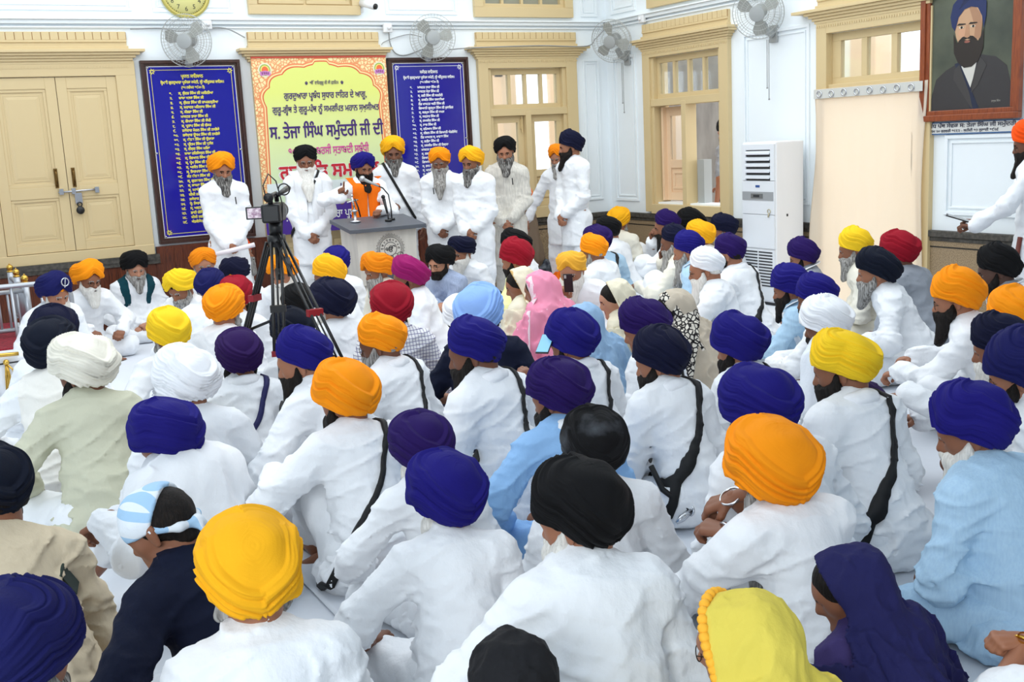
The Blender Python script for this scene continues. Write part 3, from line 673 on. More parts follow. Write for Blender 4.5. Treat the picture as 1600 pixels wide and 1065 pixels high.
    return dict(o=root_o, hands={q: toW(W_[q][2]+HD[q][0]*.09) for q in (1, -1)}, hd={q: Rz @ HD[q][0] for q in (1, -1)}, root=root, yaw=yaw, depth=depth, toW=toW, sc=sc, W=W, z=T[2])

# ---------------------------------------------------------------- the room
YB, XR = 12.2, 8.33                 # back wall and right wall
PAINT = mat('wall_paint', (243, 250, 254), .85, bump=(3, (1, 1, 1), .004)); OCHRE = mat('ochre_paint', (216, 194, 148), .45, bump=(5, (1, 1, 1), .002)); OCHRE_D = mat('ochre_paint_groove', (170, 130, 84), .6)
STONE = mat('dark_stone', (84, 80, 74), .6, mix=((48, 46, 42), 30, (1, 1, 1), .35, .7)); TERR = mat('speckled_terrazzo', (172, 150, 118), .5, mix=((128, 108, 84), 120, (1, 1, 1), .4, .6)); LINEM = mat('black_inlay', (36, 33, 30), .5)
WOOD = mat('dark_wood_panel', (112, 52, 22), .45, mix=((66, 26, 10), 14, (8, 8, .6), .35, .65)); FRAMEW = mat('dark_frame_wood', (66, 36, 26), .4, mix=((44, 24, 18), 12, (6, 6, .8), .35, .7))
GLASS = mat('window_glass', (235, 242, 245), .05, trans=1.0, spec=.5); SHEET = mat('floor_sheet', (226, 231, 239), .9, spec=.15, bump=(2.2, (1, 1, 1), .03))
WHITEM = mat('white_plastic', (236, 238, 240), .35); GREYP = mat('grey_plastic', (168, 172, 172), .4); WIRE = mat('fan_wire', (186, 188, 186), .4, .2); BLADE = mat('fan_blade', (176, 178, 172), .35, alpha=.75); CABLE = mat('cable_grey', (150, 152, 152), .6)

class Wall:
    def __init__(s, which): s.w = which
    def p(s, a, z, o): return (a, YB-o, z) if s.w == 'b' else (XR-o, a, z)
    def box(s, mb, a0, a1, z0, z1, o0, o1):
        if s.w == 'b': return mb.box(a0, a1, YB-max(o0, o1), YB-min(o0, o1), z0, z1)
        return mb.box(XR-max(o0, o1), XR-min(o0, o1), a0, a1, z0, z1)
    def frame(s, mb, a0, a1, z0, z1, o0, o1, wd):
        s.box(mb, a0, a1, z0, z0+wd, o0, o1); s.box(mb, a0, a1, z1-wd, z1, o0, o1); s.box(mb, a0, a0+wd, z0+wd, z1-wd, o0, o1); s.box(mb, a1-wd, a1, z0+wd, z1-wd, o0, o1)
    def poly(s, pts, o0, o1):
        """outline in (along, z), thickened outwards"""
        mb = MB(); P = [s.p(a, z, o0) for a, z in pts]; d = np.array(s.p(0, 0, o1))-np.array(s.p(0, 0, o0)); mb.poly(P, d); return mb
BW, RW = Wall('b'), Wall('r')
S_ = lambda o: tag(o, kind='structure')

f = MB().box(-7, 8.33, -3, 12.2, -.12, 0).build('floor', SHEET); S_(f)
b = MB()                                                           # back wall with its window openings
for a0, a1, z0, z1 in ((-7, 6.50, 0, 3.46), (6.50, 7.68, 0, .98), (6.50, 7.68, 2.74, 3.46), (7.68, 8.6, 0, 3.46), (-7, 6.50, 3.46, 4.4), (7.68, 8.55, 3.46, 4.4), (6.5, 7.68, 4.2, 4.4)): BW.box(b, a0, a1, z0, z1, -.22, 0)
S_(b.build('wall_back', PAINT))
b = MB()
for a0, a1, z0, z1 in ((-3, 6.99, 0, 4.4), (6.99, 8.30, 2.74, 4.4), (8.30, 9.86, 0, 4.4), (9.86, 11.22, 0, .98), (9.86, 11.22, 2.76, 4.4), (11.22, 12.2, 0, 4.4)): RW.box(b, a0, a1, z0, z1, -.22, 0)
S_(b.build('wall_right', PAINT))
S_(MB().box(-7.2, 8.55, -3.2, 12.42, 4.4, 4.6).build('ceiling', PAINT)); S_(MB().box(-7.2, -7, -3.2, 12.42, 0, 4.4).build('wall_left', PAINT)); S_(MB().box(-7.2, 8.55, -3.2, -3, 0, 4.4).build('wall_front', PAINT))
# rounded mouldings: string courses, wall panels
b = MB()
BW.box(b, -7, 8.33, 3.245, 3.285, 0, .05); BW.box(b, -7, 8.33, 3.205, 3.222, 0, .03); BW.box(b, -7, 8.33, 3.285, 3.30, 0, .08)
for a0, a1, z0, z1 in ((.3, 2.35, 3.38, 4.3), (2.56, 3.42, 3.37, 4.3), (5.22, 6.16, 3.37, 4.3), (7.94, 8.2, 3.36, 4.2), (7.94, 8.2, 1.0, 2.83)): BW.frame(b, a0, a1, z0, z1, 0, .018, .03); BW.frame(b, a0+.05, a1-.05, z0+.05, z1-.05, 0, .01, .015)
S_(b.build('trim_1', PAINT, bevel=.006))
b = MB()
RW.box(b, -3, 12.2, 3.245, 3.285, 0, .05); RW.box(b, -3, 12.2, 3.205, 3.222, 0, .03); RW.box(b, -3, 12.2, 3.285, 3.30, 0, .08)
for a0, a1, z0, z1 in ((11.52, 12.06, 3.37, 4.2), (11.55, 12.06, .98, 2.84), (8.50, 9.52, 1.02, 2.87), (5.3, 6.80, .98, 1.70), (6.2, 6.8, 2.95, 3.1)): RW.frame(b, a0, a1, z0, z1, 0, .02, .035); RW.frame(b, a0+.06, a1-.06, z0+.06, z1-.06, 0, .012, .018)
S_(b.build('trim_2', PAINT, bevel=.006))
for wl, nm, segs in ((BW, 'back', ((6.34, 8.33),)), (RW, 'right', ((-3, 6.96), (8.36, 12.2)))):
    c = MB(); t = MB(); l = MB()
    for a0, a1 in segs:
        wl.box(c, a0, a1, .775, .835, 0, .055); wl.box(c, a0, a1, .735, .775, 0, .035); wl.box(t, a0, a1, 0, .735, 0, .022); wl.box(l, a0, a1, .675, .688, .02, .024); wl.box(l, a0, a1, .08, .10, .02, .024)
    o = S_(t.build('baseboard_'+nm, TERR)); c.build('stone_capping', STONE, o, bevel=.008); l.build('inlay_line', LINEM, o)
o = MB()
for a0, a1, zz in ((-6, 2.32, .735), (2.32, 3.56, .905), (5.10, 6.36, .905)): BW.box(o, a0, a1, 0, zz, 0, .07)
for i in range(30):
    a = .6+i*.1
    if a < 3.5: BW.box(o, a, a+.085, .02, .88 if a > 2.31 else .72, .07, .076)
for i in range(12): BW.box(o, 5.13+i*.1, 5.215+i*.1, .02, .88, .07, .076)
S_(o.build('trim_3', WOOD))
c = MB(); BW.box(c, -7, 2.34, .770, .832, .0, .095); BW.box(c, -7, 2.34, .73, .770, 0, .088); S_(c.build('trim_4', STONE))

def entablature(wl, a0, a1, parent, ear=.16):
    """fluted frieze, projecting shelf, cove and dentils over an opening"""
    b = MB(); wl.box(b, a0, a1, 2.985, 3.165, 0, .04); wl.box(b, a0-.01, a1+.01, 2.985, 3.02, 0, .065)
    n = int((a1-a0)/.082); st = (a1-a0)/n
    for i in range(n): wl.box(b, a0+i*st+.003, a0+(i+1)*st-.003, 3.085, 3.165, .04, .052)
    wl.box(b, a0, a1, 3.06, 3.085, .04, .052)
    b.build('frieze', OCHRE, parent, bevel=.003)
    b = MB()
    for i in range(n+1): wl.box(b, a0+i*st-.003, a0+i*st+.003, 3.085, 3.160, .0395, .043)
    b.build('frieze_groove', OCHRE_D, parent)
    b = MB(); wl.box(b, a0-ear, a1+ear, 2.955, 2.985, 0, .15)
    for k, (o_, e) in enumerate(((.125, .11), (.10, .07), (.08, .04), (.065, .02))): wl.box(b, a0-e, a1+e, 2.955-.028*(k+1), 2.955-.028*k, 0, o_)
    b.build('cornice_shelf', OCHRE, parent, bevel=.004)
    b = MB(); m = int((a1-a0)/.03)
    for i in range(m): wl.box(b, a0+(i+.2)*(a1-a0)/m, a0+(i+.8)*(a1-a0)/m, 2.80, 2.822, .05, .066)
    b.build('dentil_row', OCHRE, parent)

# ---- left: tall double shutter doors, closed and bolted
dr = S_(empty('door_1', (1.5, YB, .88)))
def under(o, parent):                                              # keep a mesh built in world coordinates in place under its parent
    o.parent = parent; o.matrix_parent_inverse = Matrix.Translation(parent.location).inverted(); return o
class Holder:
    """parent for meshes built in room coordinates"""
    pass
def part_of(parent, mb, name, m, bevel=0.0): return under(mb.build(name, m, None, bevel), parent)
_build = MB.build
def build_in(self, name, m, parent=None, bevel=0.0):
    o = _build(self, name, m, None, bevel)
    if parent is not None: o.parent = parent; o.matrix_parent_inverse = Matrix.LocRotScale(parent.location, parent.rotation_euler, None).inverted() if parent.parent is None and parent.type == 'EMPTY' else Matrix.Identity(4)
    return o
MB.build = build_in
b = MB(); BW.box(b, .62, .84, .86, 2.82, 0, .06); BW.box(b, 2.10, 2.30, .86, 2.82, 0, .06); BW.box(b, .62, 2.30, 2.72, 2.87, 0, .062); BW.box(b, .62, 2.30, .83, .94, 0, .065); b.build('casing', OCHRE, dr, bevel=.006)
for x0, x1, nm in ((.845, 1.503, 'leaf'), (1.509, 2.10, 'leaf')):
    b = MB(); BW.box(b, x0, x1, .945, 2.715, 0, .022)
    zs = ((.945, 1.03), (1.50, 1.62), (2.60, 2.715))
    for z0, z1 in zs: BW.box(b, x0+.10, x1-.10, z0, z1, .02, .0418)
    for a0, a1 in ((x0, x0+.10), (x1-.10, x1)): BW.box(b, a0, a1, .945, 2.715, .02, .042)
    for z0, z1 in ((1.03, 1.50), (1.62, 2.60)):
        BW.frame(b, x0+.10, x1-.10, z0, z1, .02, .034, .03); P0 = [(x0+.16, z0+.06), (x1-.16, z0+.06), (x1-.16, z1-.06), (x0+.16, z1-.06)]; P1 = [(x0+.20, z0+.10), (x1-.20, z0+.10), (x1-.20, z1-.10), (x0+.20, z1-.10)]
        b.hexa([BW.p(a, z, .022) for a, z in P0], [BW.p(a, z, .028) for a, z in P1]); BW.frame(b, x0+.155, x1-.155, z0+.055, z1-.055, .02, .026, .012)
    b.build(nm, OCHRE, dr, bevel=.003)
BRASS = mat('aged_brass', (120, 92, 50), .4, .9)
for x in (1.40, 1.57):
    b = MB(); BW.box(b, x-.018, x+.018, 1.60, 1.80, .042, .05); b.tube([BW.p(x, 1.62, .05), BW.p(x, 1.64, .085), BW.p(x, 1.76, .085), BW.p(x, 1.78, .05)], .009, 8); b.build('pull_handle', BRASS, dr)
b = MB(); b.tube([BW.p(1.40, 1.555, .07), BW.p(1.80, 1.565, .07)], .011, 10)
for x in (1.43, 1.55, 1.78): BW.box(b, x-.02, x+.02, 1.53, 1.59, .042, .082)
BW.box(b, 1.555, 1.625, 1.43, 1.54, .05, .075); b.build('sliding_bolt', STEEL, dr)
b = MB(); b.ball(BW.p(1.592, 1.36, .085), .042, 14, 10, (1, .55, 1)); b.ring(BW.p(1.592, 1.42, .085), .022, .006, (0, 1, 0), 16, 6); b.build('padlock', BLACKP, dr)
entablature(BW, .60, 2.25, dr)
# ---- the bay behind the banner
bay = S_(empty('door_3', (4.3, YB, .0)))
b = MB(); BW.box(b, 3.55, 5.08, .0, 2.87, 0, .045); BW.frame(b, 3.60, 4.28, .15, .82, .045, .06, .06); BW.frame(b, 4.34, 5.03, .15, .82, .045, .06, .06); BW.frame(b, 3.72, 4.16, .27, .70, .045, .055, .03); BW.frame(b, 4.46, 4.91, .27, .70, .045, .055, .03); b.build('leaf', OCHRE, bay, bevel=.004)
entablature(BW, 3.54, 5.09, bay, .13)
# ---- glazed window in the back wall
def glazed(wl, wn, a0, a1, oa0, oa1, zb, ztop, trans, mull, split, openpane=False):
    b = MB(); wl.box(b, a0, oa0, .86, 2.85, 0, .06); wl.box(b, oa1, a1, .86, 2.85, 0, .06); wl.box(b, oa0, oa1, ztop, 2.85, 0, .06); wl.box(b, oa0, oa1, .84, zb, -.02, .075)
    for x0, x1 in ((oa0, oa0+.05), (oa1-.05, oa1)): wl.box(b, x0, x1, zb, ztop, -.20, .03)
    wl.box(b, oa0, oa1, trans-.045, trans+.045, -.16, .045); wl.box(b, mull-.04, mull+.04, zb, trans, -.12, .05); b.build('casing', OCHRE, wn, bevel=.004)
    b = MB(); g = MB(); i0, i1 = oa0+.05, oa1-.05                  # fanlight of four panes
    wl.box(b, i0, i1, trans+.045, trans+.10, -.09, -.03); wl.box(b, i0, i1, ztop-.075, ztop, -.09, -.03); wl.box(b, i0, i0+.05, trans+.10, ztop-.075, -.09, -.03); wl.box(b, i1-.05, i1, trans+.10, ztop-.075, -.09, -.03)
    n = split; st = (i1-i0-.1)/n
    for i in range(1, n): wl.box(b, i0+.05+i*st-.02, i0+.05+i*st+.02, trans+.10, ztop-.075, -.09, -.03)
    wl.box(g, i0+.05, i1-.05, trans+.10, ztop-.075, -.062, -.056); fl = b.build('fanlight', OCHRE, wn, bevel=.003); g.build('pane', GLASS, wn)
    return i0, i1
wn = S_(empty('window_1', (7.1, YB, .9)))
i0, i1 = glazed(BW, wn, 6.38, 7.82, 6.52, 7.66, .98, 2.73, 2.19, 7.07, 4)
for x0, x1 in ((i0, 7.03), (7.11, i1)):
    b = MB(); BW.frame(b, x0, x1, .98, 2.145, -.08, -.02, .085); BW.box(b, x0+.085, x1-.085, 1.36, 1.45, -.08, -.02); BW.box(b, x0+.085, x1-.085, 1.0, 1.36, -.06, -.045); BW.frame(b, x0+.11, x1-.11, 1.09, 1.33, -.06, -.03, .03); b.build('sash', OCHRE, wn, bevel=.003)
    g = MB(); BW.box(g, x0+.085, x1-.085, 1.45, 2.06, -.052, -.046); g.build('pane', GLASS, wn)
b = MB()
for z in (1.40, 1.98): BW.box(b, 6.975, 7.01, z, z+.12, -.02, .0); BW.box(b, 6.985, 7.0, z-.05, z+.16, .0, .012)
b.build('tower_bolt', mat('painted_bolt', (214, 190, 140), .4), wn)
entablature(BW, 6.38, 7.83, wn, .15)
# ---- window in the right wall, one leaf folded back
wn2 = S_(empty('window_2', (XR, 10.5, .9)))
i0, i1 = glazed(RW, wn2, 9.72, 11.34, 9.87, 11.20, .96, 2.76, 2.21, 10.55, 4)
PEACH = mat('peach_paint', (240, 208, 172), .7); CONC = mat('grey_cement', (150, 146, 140), .9, mix=((120, 116, 112), 4, (1, 1, .4), .3, .7))
b = MB(); y0 = 11.12                                               # the leaf swung outwards
b.box(XR+.06, XR+.52, y0-.03, y0+.01, 1.0, 2.15); b.build('open_sash_board', PEACH, wn2)
b = MB(); x0, x1 = XR+.10, XR+.75
for z0, z1 in ((1.0, 1.1), (1.40, 1.50), (2.04, 2.15)): RW.box(b, 10.66, 11.02, z0, z1, -.158, -.112)
for a0, a1 in ((10.60, 10.66), (11.02, 11.14)): RW.box(b, a0, a1, 1.0, 2.15, -.16, -.11)
RW.box(b, 10.66, 11.02, 1.10, 1.40, -.15, -.13); RW.frame(b, 10.70, 10.98, 1.14, 1.36, -.13, -.12, .03); b.build('sash', PEACH, wn2, bevel=.003)
g = MB(); RW.box(g, 10.66, 11.02, 1.50, 2.04, -.14, -.135); g.build('pane', GLASS, wn2)
b = MB(); RW.box(b, 10.36, 10.48, .96, 1.50, -.22, -.10); b.build('metal_duct_end', GREYP, wn2)
entablature(RW, 9.73, 11.34, wn2, .12)
# ---- doorway in the right wall behind a hung curtain
d2 = S_(empty('door_2', (XR, 7.65, 0)))
b = MB(); RW.box(b, 6.93, 7.05, 0, 2.85, 0, .06); RW.box(b, 8.22, 8.36, 0, 2.85, 0, .06); RW.box(b, 7.05, 8.22, 2.74, 2.85, 0, .06)
RW.box(b, 7.05, 8.22, 2.14, 2.24, -.14, .03); RW.box(b, 7.0, 7.05, 0, 2.74, -.2, 0); RW.box(b, 8.22, 8.28, 0, 2.74, -.2, 0); b.build('casing', OCHRE, d2, bevel=.004)
b = MB(); RW.box(b, 7.05, 8.22, 2.24, 2.30, -.09, -.03); RW.box(b, 7.05, 8.22, 2.66, 2.74, -.09, -.03)
for y in (7.05, 7.40, 7.77, 8.11): RW.box(b, y, y+.07 if y < 8 else y+.11, 2.30, 2.66, -.09, -.03)
b.build('fanlight', OCHRE, d2, bevel=.003); g = MB(); RW.box(g, 7.08, 8.2, 2.30, 2.66, -.062, -.056); g.build('pane', GLASS, d2)
entablature(RW, 6.98, 8.36, d2, .26)
# ---- high windows above the string course
w3 = S_(empty('window_3', (4.2, YB, 3.36))); b = MB(); BW.frame(b, 3.58, 4.89, 3.355, 4.35, 0, .06, .10); BW.box(b, 3.68, 4.79, 3.455, 4.25, 0, .02); BW.frame(b, 3.70, 4.22, 3.47, 4.2, .02, .035, .04); BW.frame(b, 4.25, 4.77, 3.47, 4.2, .02, .035, .04); b.build('casing', OCHRE, w3, bevel=.004)
w4 = S_(empty('window_4', (7.1, YB, 3.36))); b = MB(); BW.frame(b, 6.38, 7.80, 3.345, 4.35, 0, .06, .12); BW.frame(b, 6.50, 7.68, 3.46, 4.23, -.06, .02, .05)
for x in (6.80, 7.08, 7.36): BW.box(b, x-.018, x+.018, 3.51, 4.2, -.05, .0)
b.build('casing', OCHRE, w4, bevel=.004); g = MB(); BW.box(g, 6.55, 7.63, 3.51, 4.18, -.045, -.04); g.build('pane', mat('dusty_glass', (150, 150, 136), .25), w4)
w5 = S_(empty('window_5', (XR, 10.7, 3.36))); b = MB(); RW.frame(b, 9.9, 11.22, 3.345, 4.35, 0, .06, .12); RW.box(b, 10.02, 11.1, 3.46, 4.23, 0, .02); b.build('casing', OCHRE, w5, bevel=.004)
# ---- veranda outside
b = MB().box(8.56, 14, -3, 20, -.1, 0).box(-7, 8.56, 12.43, 20, -.1, 0); S_(b.build('veranda_floor', mat('veranda_stone', (170, 160, 148), .8)))
b = MB().box(10.7, 10.9, 12.2, 14.4, 0, 3.4); S_(b.build('wall_veranda', CONC))
b = MB()
for x, y in ((10.6, 9.78), (10.6, 6.2)): b.box(x-.15, x+.15, y-.2, y+.2, 0, 4)
for x in (7.0, 7.95, 8.9): b.box(x-.12, x+.12, 14.2, 14.5, 0, 4)
S_(b.build('pillar_veranda', PEACH))
b = MB()
for y in (10.0,): b.box(10.5, 10.6, y, y+.12, 2.95, 3.05).box(10.5, 10.6, y, y+.12, 2.30, 2.40)
for x in (6.83, 7.78): b.box(x-.06, x+.02, 14.1, 14.2, 2.75, 2.85)
S_(b.build('pillar_bracket', LINEM))
b = MB().box(6.3, 7.35, 15.6, 15.8, 0, 3.6).box(11.5, 11.7, 10.95, 11.9, 0, 3.8); S_(b.build('wall_courtyard', mat('cream_plaster', (246, 240, 222), .8)))

# ---------------------------------------------------------------- writing
def _tm(s):
    c = bpy.data.curves.new('writing', 'FONT'); c.body = s; c.size = 1; c.resolution_u = 2
    o = bpy.data.objects.new('writing', c); COL.objects.link(o); dg = bpy.context.evaluated_depsgraph_get(); dg.update()
    me = bpy.data.meshes.new_from_object(o.evaluated_get(dg)); V = np.array([v.co[:2] for v in me.vertices]).reshape(-1, 2); F = [tuple(p.vertices) for p in me.polygons]
    bpy.data.objects.remove(o); bpy.data.curves.remove(c); bpy.data.meshes.remove(me); return V, F
def text_shape(s, bold=0.0):
    o = []
    for ch in s:                                                    # the short i stands before its letter
        if ch == '\u0a3f':
            k = len(o)
            while k > 0 and o[k-1] in '\u0a3c\u0a4d' or (k > 1 and o[k-2] == '\u0a4d'): k -= 1
            o.insert(max(k-1, 0), ch)
        else: o.append(ch)
    return _shape(''.join(o), bold)
def _shape(s, bold=0.0):
    """outline of a line of writing; a ra joined under its letter is set small below it"""
    segs = s.split('\u0a4d\u0a30'); Vs, Fs, n = [], [], 0
    V, F = _tm(''.join(segs)); Vs.append(V); Fs += F; n = len(V); pre = ''
    for g in segs[:-1]:
        pre += g; W = _tm(pre)[0][:, 0].max(); v, f = _tm('\u0a30'); v = v[:]*np.array([.55, .42])+np.array([W-.36, -.30]); Vs.append(v); Fs += [tuple(i+n for i in q) for q in f]; n += len(v)
    V = np.concatenate(Vs)
    if bold:
        m = len(V); off = [(-bold, 0), (bold, 0), (0, bold*.7), (0, -bold*.7)]; F0 = Fs; Fs = []
        for k in range(4): Fs += [tuple(i+k*m for i in q) for q in F0]
        V = np.concatenate([V+np.array(o) for o in off])
    return V, Fs
def write(lines, wl, out, name, m, parent, bold=.0):
    """lines: (text, along, z, size, align, width) in wall coordinates -> one mesh"""
    mb = MB()
    for ln in lines:
        s, a, z, size, al = ln[:5]; V, F = text_shape(s, bold)
        x0, x1 = V[:, 0].min(), V[:, 0].max(); k = size
        kx = ln[5]/(x1-x0) if len(ln) > 5 and ln[5] else size
        x = (V[:, 0]-x0)*kx-(0 if al == 'l' else (x1-x0)*kx/2); y = V[:, 1]*k
        par = list(range(len(V)))                                   # strokes that overlap lie a hair apart, like layers of paint
        def root(i):
            while par[i] != i: par[i] = par[par[i]]; i = par[i]
            return i
        for f in F:
            r0 = root(f[0])
            for i in f[1:]: par[root(i)] = r0
        ids = {}; gi = [ids.setdefault(root(i), len(ids)) for i in range(len(V))]; per = max(1, len(ids)//4 if bold else len(ids)); lay = np.array([((g % per) % 7+7*(g//per))*.00009 for g in gi])
        P = [wl.p(a+xx, z+yy, out+l_) if wl.w == 'b' else wl.p(a-xx, z+yy, out+l_) for xx, yy, l_ in zip(x, y, lay)]
        mb.add(P, F)
    return mb.build(name, m, parent)

# ---------------------------------------------------------------- the two boards of names
BLUEB = mat('blue_board', (22, 20, 150), .12, spec=.6); WHITEL = mat('white_lettering', (240, 242, 246), .5); YELL = mat('yellow_lettering', (236, 226, 92), .5)
L1 = ['ਸ੍. ਸੁੰਦਰ ਸਿੰਘ ਜੀ ਮਜੀਠੀਆ', 'ਬਾਬਾ ਖੜਕ ਸਿੰਘ ਜੀ', 'ਸ੍. ਸੁੰਦਰ ਸਿੰਘ ਜੀ ਰਾਮਗੜ੍ਹੀਆ', 'ਸ੍. ਬਹਾਦਰ ਮਹਿਤਾਬ ਸਿੰਘ ਜੀ', 'ਸ੍. ਮੰਗਲ ਸਿੰਘ ਜੀ', 'ਮਾਸਟਰ ਤਾਰਾ ਸਿੰਘ ਜੀ', 'ਸ੍. ਗੋਪਾਲ ਸਿੰਘ ਜੀ ਕੌਮੀ', 'ਸ੍. ਪ੍ਰਤਾਪ ਸਿੰਘ ਜੀ ਸ਼ੰਕਰ', 'ਜਥੇਦਾਰ ਮੋਹਨ ਸਿੰਘ ਜੀ ਨਾਗੋਕੇ', 'ਜਥੇਦਾਰ ਊਧਮ ਸਿੰਘ ਜੀ ਨਾਗੋਕੇ', 'ਸ੍. ਚੰਨਣ ਸਿੰਘ ਜੀ ਉਰਾੜਾ', 'ਸ੍. ਪ੍ਰੀਤਮ ਸਿੰਘ ਜੀ ਖੁੜੰਜ', 'ਸ੍. ਈਸ਼ਰ ਸਿੰਘ ਮਝੈਲ', 'ਬਾਬਾ ਹਰਿਕਿਸ਼ਨ ਸਿੰਘ ਜੀ', 'ਸ੍. ਗਿਆਨ ਸਿੰਘ ਜੀ', 'ਸ੍. ਪ੍ਰੇਮ ਸਿੰਘ ਜੀ ਲਾਲਪੁਰਾ', 'ਸ੍. ਅਜੀਤ ਸਿੰਘ ਜੀ', 'ਸ੍. ਕਿਰਪਾਲ ਸਿੰਘ ਜੀ', 'ਸੰਤ ਚੰਨਣ ਸਿੰਘ ਜੀ', 'ਸ੍. ਗੁਰਚਰਨ ਸਿੰਘ ਜੀ', 'ਸ੍. ਕਾਬਲ ਸਿੰਘ ਜੀ', 'ਸ੍. ਬਲਦੇਵ ਸਿੰਘ ਜੀ', 'ਬੀਬੀ ਜਗੀਰ ਕੌਰ ਜੀ', 'ਜਥੇਦਾਰ ਜਗਦੇਵ ਸਿੰਘ', 'ਪ੍ਰੋ: ਕਿਰਪਾਲ ਸਿੰਘ', 'ਸ੍. ਅਵਤਾਰ ਸਿੰਘ', 'ਭਾਈ ਗੋਬਿੰਦ ਸਿੰਘ', 'ਬੀਬੀ ਜਗੀਰ ਕੌਰ', 'ਐਡਵੋਕੇਟ ਸ੍.']
L2 = ['ਮਾਸਟਰ ਤਾਰਾ ਸਿੰਘ ਜੀ', 'ਮਾਸਟਰ ਮੋਤਾ ਸਿੰਘ ਜੀ', 'ਸ੍. ਰਵੀ ਸਿੰਘ ਜੀ ਸਰਹੱਦੀ', 'ਸ੍. ਜਸਵੰਤ ਸਿੰਘ ਝਬਾਲੀਆ', 'ਹੈੱਡ ਮਾਸਟਰ ਅਰੀ ਸਿੰਘ ਜੀ', 'ਗਿਆਨੀ ਗੁਰਮੁਖ ਸਿੰਘ ਜੀ ਮੁਸਾਫਿਰ', 'ਸ੍. ਸਰਮੁਖ ਸਿੰਘ ਜੀ ਚਮਕ', 'ਸ੍. ਕਰਤਾਰ ਸਿੰਘ ਜੀ', 'ਸ੍. ਰਘਬੀਰ ਸਿੰਘ ਜੀ', 'ਸ੍. ਲਾਭ ਸਿੰਘ ਜੀ', 'ਸ੍. ਵਰਿਆਮ ਸਿੰਘ ਜੀ', 'ਸ੍. ਜੀਵਨ ਸਿੰਘ ਜੀ ਗਿਆਨੀ ਐਡਵੋਕੇਟ', 'ਹੈੱਡ ਮਾਸਟਰ ਸ੍. ਮਾਹਣਾ ਸਿੰਘ', 'ਸ੍. ਰਸ਼ੀਲ ਸਿੰਘ ਜੀ', 'ਸ੍. ਜਸਬੀਰ ਸਿੰਘ ਜੀ ਰਿਸ਼ਾਲ', 'ਮਾਸਟਰ ਸੁਜਾਨ ਸਿੰਘ ਜੀ', 'ਸ੍. ਜਸਵੰਤ ਸਿੰਘ ਜੀ', 'ਗਿਆਨੀ ਅਜਮੇਰ ਸਿੰਘ', 'ਗਿਆਨੀ ਬਚਨ ਸਿੰਘ', 'ਸ੍. ਭਾਨ ਸਿੰਘ', 'ਸ੍. ਮਨਜੀਤ ਸਿੰਘ', 'ਸ੍. ਰਜਿੰਦਰ ਸਿੰਘ', 'ਸ੍. ਗੁਰਬਚਨ ਸਿੰਘ', 'ਸ੍. ਦਲਮੇਘ ਸਿੰਘ']
GD = '੦੧੨੩੪੫੬੭੮੯'
num = lambda n: ''.join(GD[int(c)] for c in str(n))+'.'
def board(x0, x1, title, names, dz, lm, label, wdw):
    z0, z1 = .93, 2.87; c = (x0+x1)/2
    t = empty('honour_board', (c, YB, z0)); tag(t, label, 'notice board', 'boards of names on the back wall')
    b = MB(); BW.frame(b, x0, x1, z0, z1, .0, .075, .035); BW.frame(b, x0+.03, x1-.03, z0+.03, z1-.03, .0, .055, .03); b.build('frame', FRAMEW, t, bevel=.004)
    b = MB(); BW.box(b, x0+.05, x1-.05, z0+.05, z1-.05, 0, .045); b.build('panel', BLUEB, t)
    b = MB(); BW.frame(b, x0+.058, x1-.058, z0+.058, z1-.058, .045, .047, .010); b.build('white_edge', WHITEL, t)
    b = MB(); BW.frame(b, x0+.098, x1-.098, z0+.098, z1-.098, .045, .0465, .005); b.build('ruled_line', lm, t)
    for xx in (x0+.115, x1-.115):
        for zz in (z0+.115, z1-.115):
            mb = MB()
            for k in range(7):
                a = 2*np.pi*k/7; mb.poly([BW.p(xx+r*math.cos(a+q), zz+r*math.sin(a+q), .0465) for r, q in ((.006, 0), (.020, -.32), (.034, 0), (.020, .32))], (0, -.002, 0))
            mb.build('rosette', lm, t)
    mb = MB()
    for xx in (x0+.075, x1-.075):
        for zz in (z0+.075, z1-.075, 1.9): mb.cyl(BW.p(xx, zz, .045), BW.p(xx, zz, .052), .011, 10)
    mb.build('screw_head', STEEL, t)
    ln = [(title, c, z1-.185, .050, 'c', .24), ('ਸ਼੍ਰੋਮਣੀ ਗੁਰਦੁਆਰਾ ਪ੍ਰਬੰਧਕ ਕਮੇਟੀ, ਸ੍ਰੀ ਅੰਮ੍ਰਿਤਸਰ ਸਾਹਿਬ।', c, z1-.245, .042, 'c', .68), ('(੧੫ ਨਵੰਬਰ ੧੯੨੦ ਤੋਂ)', c, z1-.298, .038, 'c', .25)]
    for i, s in enumerate(names):
        z = z1-.360-i*dz; ln += [(num(i+1), x0+.27, z, .039, 'l'), (s, x0+.365, z, .039, 'l', None)]
    write([(l if len(l) < 6 or l[5] else l[:5]) for l in ln], BW, .0475, 'lettering', lm, t, bold=.05)
board(2.36, 3.42, 'ਪ੍ਰਧਾਨ ਸਾਹਿਬਾਨ', L1, .0492, YELL, 'dark-framed blue board with yellow Gurmukhi names, between the shuttered doors and the banner', .6)
board(5.18, 6.24, 'ਸਕੱਤਰ ਸਾਹਿਬਾਨ', L2, .0492, WHITEL, 'dark-framed blue board with white Gurmukhi names, right of the yellow banner', .6)

